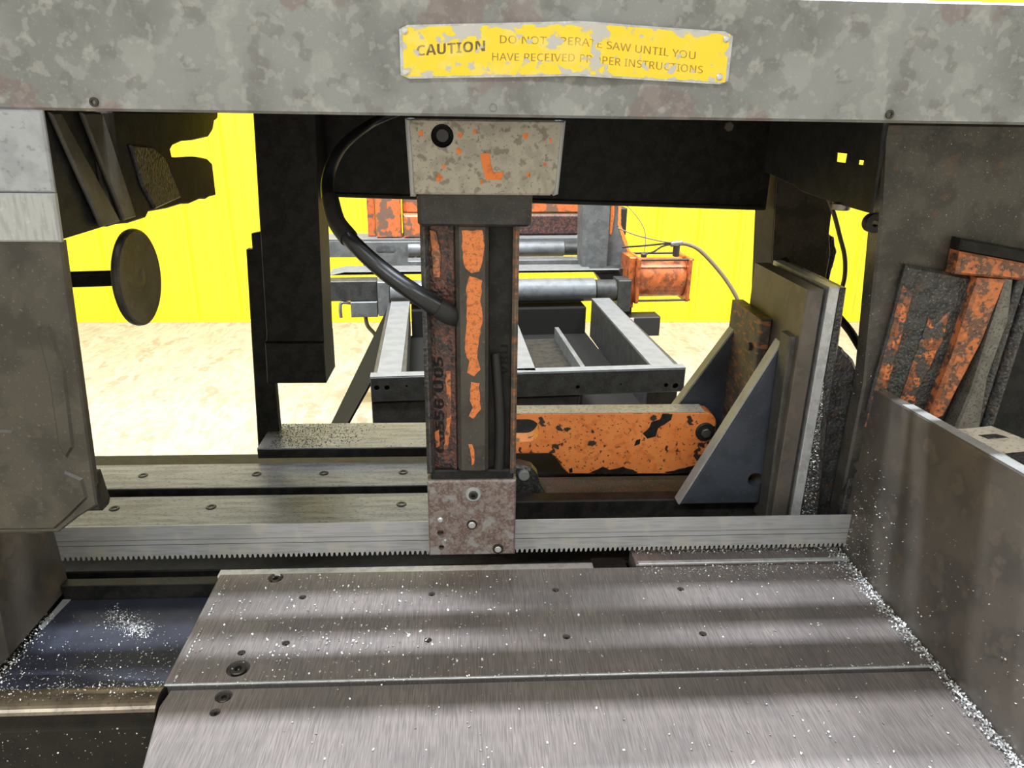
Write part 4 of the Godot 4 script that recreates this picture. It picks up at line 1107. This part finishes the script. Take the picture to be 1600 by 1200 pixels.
func chips(called: String, label: String, list: Array, m: Material):
	var mm := MultiMesh.new()
	mm.transform_format = MultiMesh.TRANSFORM_3D
	mm.mesh = chip_mesh(3)
	mm.instance_count = list.size()
	for i in list.size():
		var p: Vector3 = list[i][0]
		var s: float = list[i][1]
		var b := Basis.from_euler(Vector3(rng.randf_range(-.7, .7), rng.randf_range(0, TAU), rng.randf_range(-.7, .7)))
		if list[i].size() > 2:
			b = Basis.from_euler(Vector3(rng.randf_range(0, TAU), rng.randf_range(0, TAU), 0))
		mm.set_instance_transform(i, Transform3D(b * Basis.from_scale(Vector3(s * rng.randf_range(.6, 1.5), s * rng.randf_range(.4, 1), s * rng.randf_range(.6, 1.1))), p))
	var o := MultiMeshInstance3D.new()
	o.name = numbered(called)
	o.multimesh = mm
	o.material_override = m
	add_child(o, true)
	o.set_meta("kind", "stuff")
	o.set_meta("label", label)
	o.set_meta("category", "metal chips")

func build_chips():
	var cm: Material = M["chip_steel"]
	var L := []
	# heap along the foot of the jaw plate
	for i in 2300:
		var z := rng.randf_range(-.02, .5)
		var sp := absf(rng.randfn(0, 1)) * lerpf(.012, .006, clampf(z / .25, 0, 1))
		L.append([Vector3(.5535 - sp, .8408 + maxf(0, .004 - sp * .3) * rng.randf(), z), rng.randf_range(.0012, .0034)])
	for i in 900:
		L.append([Vector3(rng.randf_range(.24, .552), .8412, -.019 + absf(rng.randfn(0, .006))), rng.randf_range(.0012, .003)])
	for i in 420:
		L.append([Vector3(rng.randf_range(.24, .552), .8408, .024 + absf(rng.randfn(0, .018))), rng.randf_range(.001, .0026)])
	chips("chip_heap", "bright steel chips heaped in the corner between table and jaw plate", L, cm)
	L = []
	for i in 520:
		var x := clampf(-.18 + rng.randfn(0, .14), -.34, .5)
		L.append([Vector3(x, .8408, rng.randf_range(.03, .23)), rng.randf_range(.0012, .0034)])
	for i in 260:
		L.append([Vector3(rng.randf_range(-.33, .54), .8408, rng.randf_range(.03, .23)), rng.randf_range(.001, .0026)])
	for i in 200:
		L.append([Vector3(rng.randf_range(-.2, .54), .8384, .24 + rng.randf() * .2), rng.randf_range(.0012, .003)])
	for i in 160:
		L.append([Vector3(rng.randf_range(-.33, .55), .8412, rng.randf_range(.231, .238)), rng.randf_range(.001, .0022)])
	chips("loose_chips", "loose steel chips scattered over the brushed table plates", L, cm)
	L = []
	for i in 620:
		var z := .2 - absf(rng.randfn(0, .06))
		L.append([Vector3(rng.randf_range(-.57, -.36), .8008, clampf(z, -.02, .2)), rng.randf_range(.0008, .002)])
	for i in 320:
		L.append([Vector3(rng.randf_range(-.6, -.355), .8008 + rng.randf() * .004, rng.randf_range(.185, .208)), rng.randf_range(.0009, .0022)])
	for i in 800:       # smear swept into a band
		var u := rng.randf()
		var x := lerpf(-.5, -.43, u) + rng.randfn(0, .006)
		L.append([Vector3(x, .8006, lerpf(.05, .095, u) + rng.randfn(0, .009)), rng.randf_range(.0008, .0018)])
	for i in 300:
		L.append([Vector3(-.577 + rng.randfn(0, .006), .8012, rng.randf_range(.05, .2)), rng.randf_range(.0012, .003)])
	chips("fine_chips", "fine chips and a swept smear on the blue black plate", L, cm)
	L = []
	for i in 160:
		L.append([Vector3(.5552 - .0006, rng.randf_range(.85, 1.0), rng.randf_range(0, .4)), rng.randf_range(.001, .0022), 1])
	for i in 220:
		L.append([Vector3(.5552 - .0006, .85 + absf(rng.randfn(0, .08)), absf(rng.randfn(0, .05))), rng.randf_range(.001, .0024), 1])
	for i in 700:
		var y := rng.randf_range(.86, 1.1)
		L.append([Vector3(lerpf(.501, .53, clampf((1.1 - y) / .25, 0, 1) * rng.randf()), y, -.0435), rng.randf_range(.001, .0026), 1])
	chips("clinging_chips", "chips clinging to the oily jaw faces", L, cm)
	L = []
	for i in 600:
		L.append([Vector3(rng.randf_range(.53, .75), rng.randf_range(1.08, 1.44), -.0295 + (.012 if rng.randf() < .3 else 0.0)), rng.randf_range(.0005, .0014), 1])
	chips("oily_specks", "tiny chips stuck to the oily column", L, cm)
	L = []
	for i in 1400:
		L.append([Vector3(clampf(-.38 + absf(rng.randfn(0, .09)), -.395, -.02), .8612, rng.randf_range(-.455, -.345)), rng.randf_range(.0008, .0024)])
	chips("dark_chips", "dark oily chips lying on the foot plate of the rear post", L, M["soot_black"])
	L = []
	for i in 260:
		L.append([Vector3(rng.randf_range(-.57, -.35), .846 - .0, rng.randf_range(.235, .258)), rng.randf_range(.0008, .0018)])
	for i in 220:
		L.append([Vector3(rng.randf_range(-.6, -.36), rng.randf_range(.73, .82), .2715), rng.randf_range(.0008, .002), 1])
	chips("cover_chips", "few chips on the rounded edge of the black cover", L, cm)
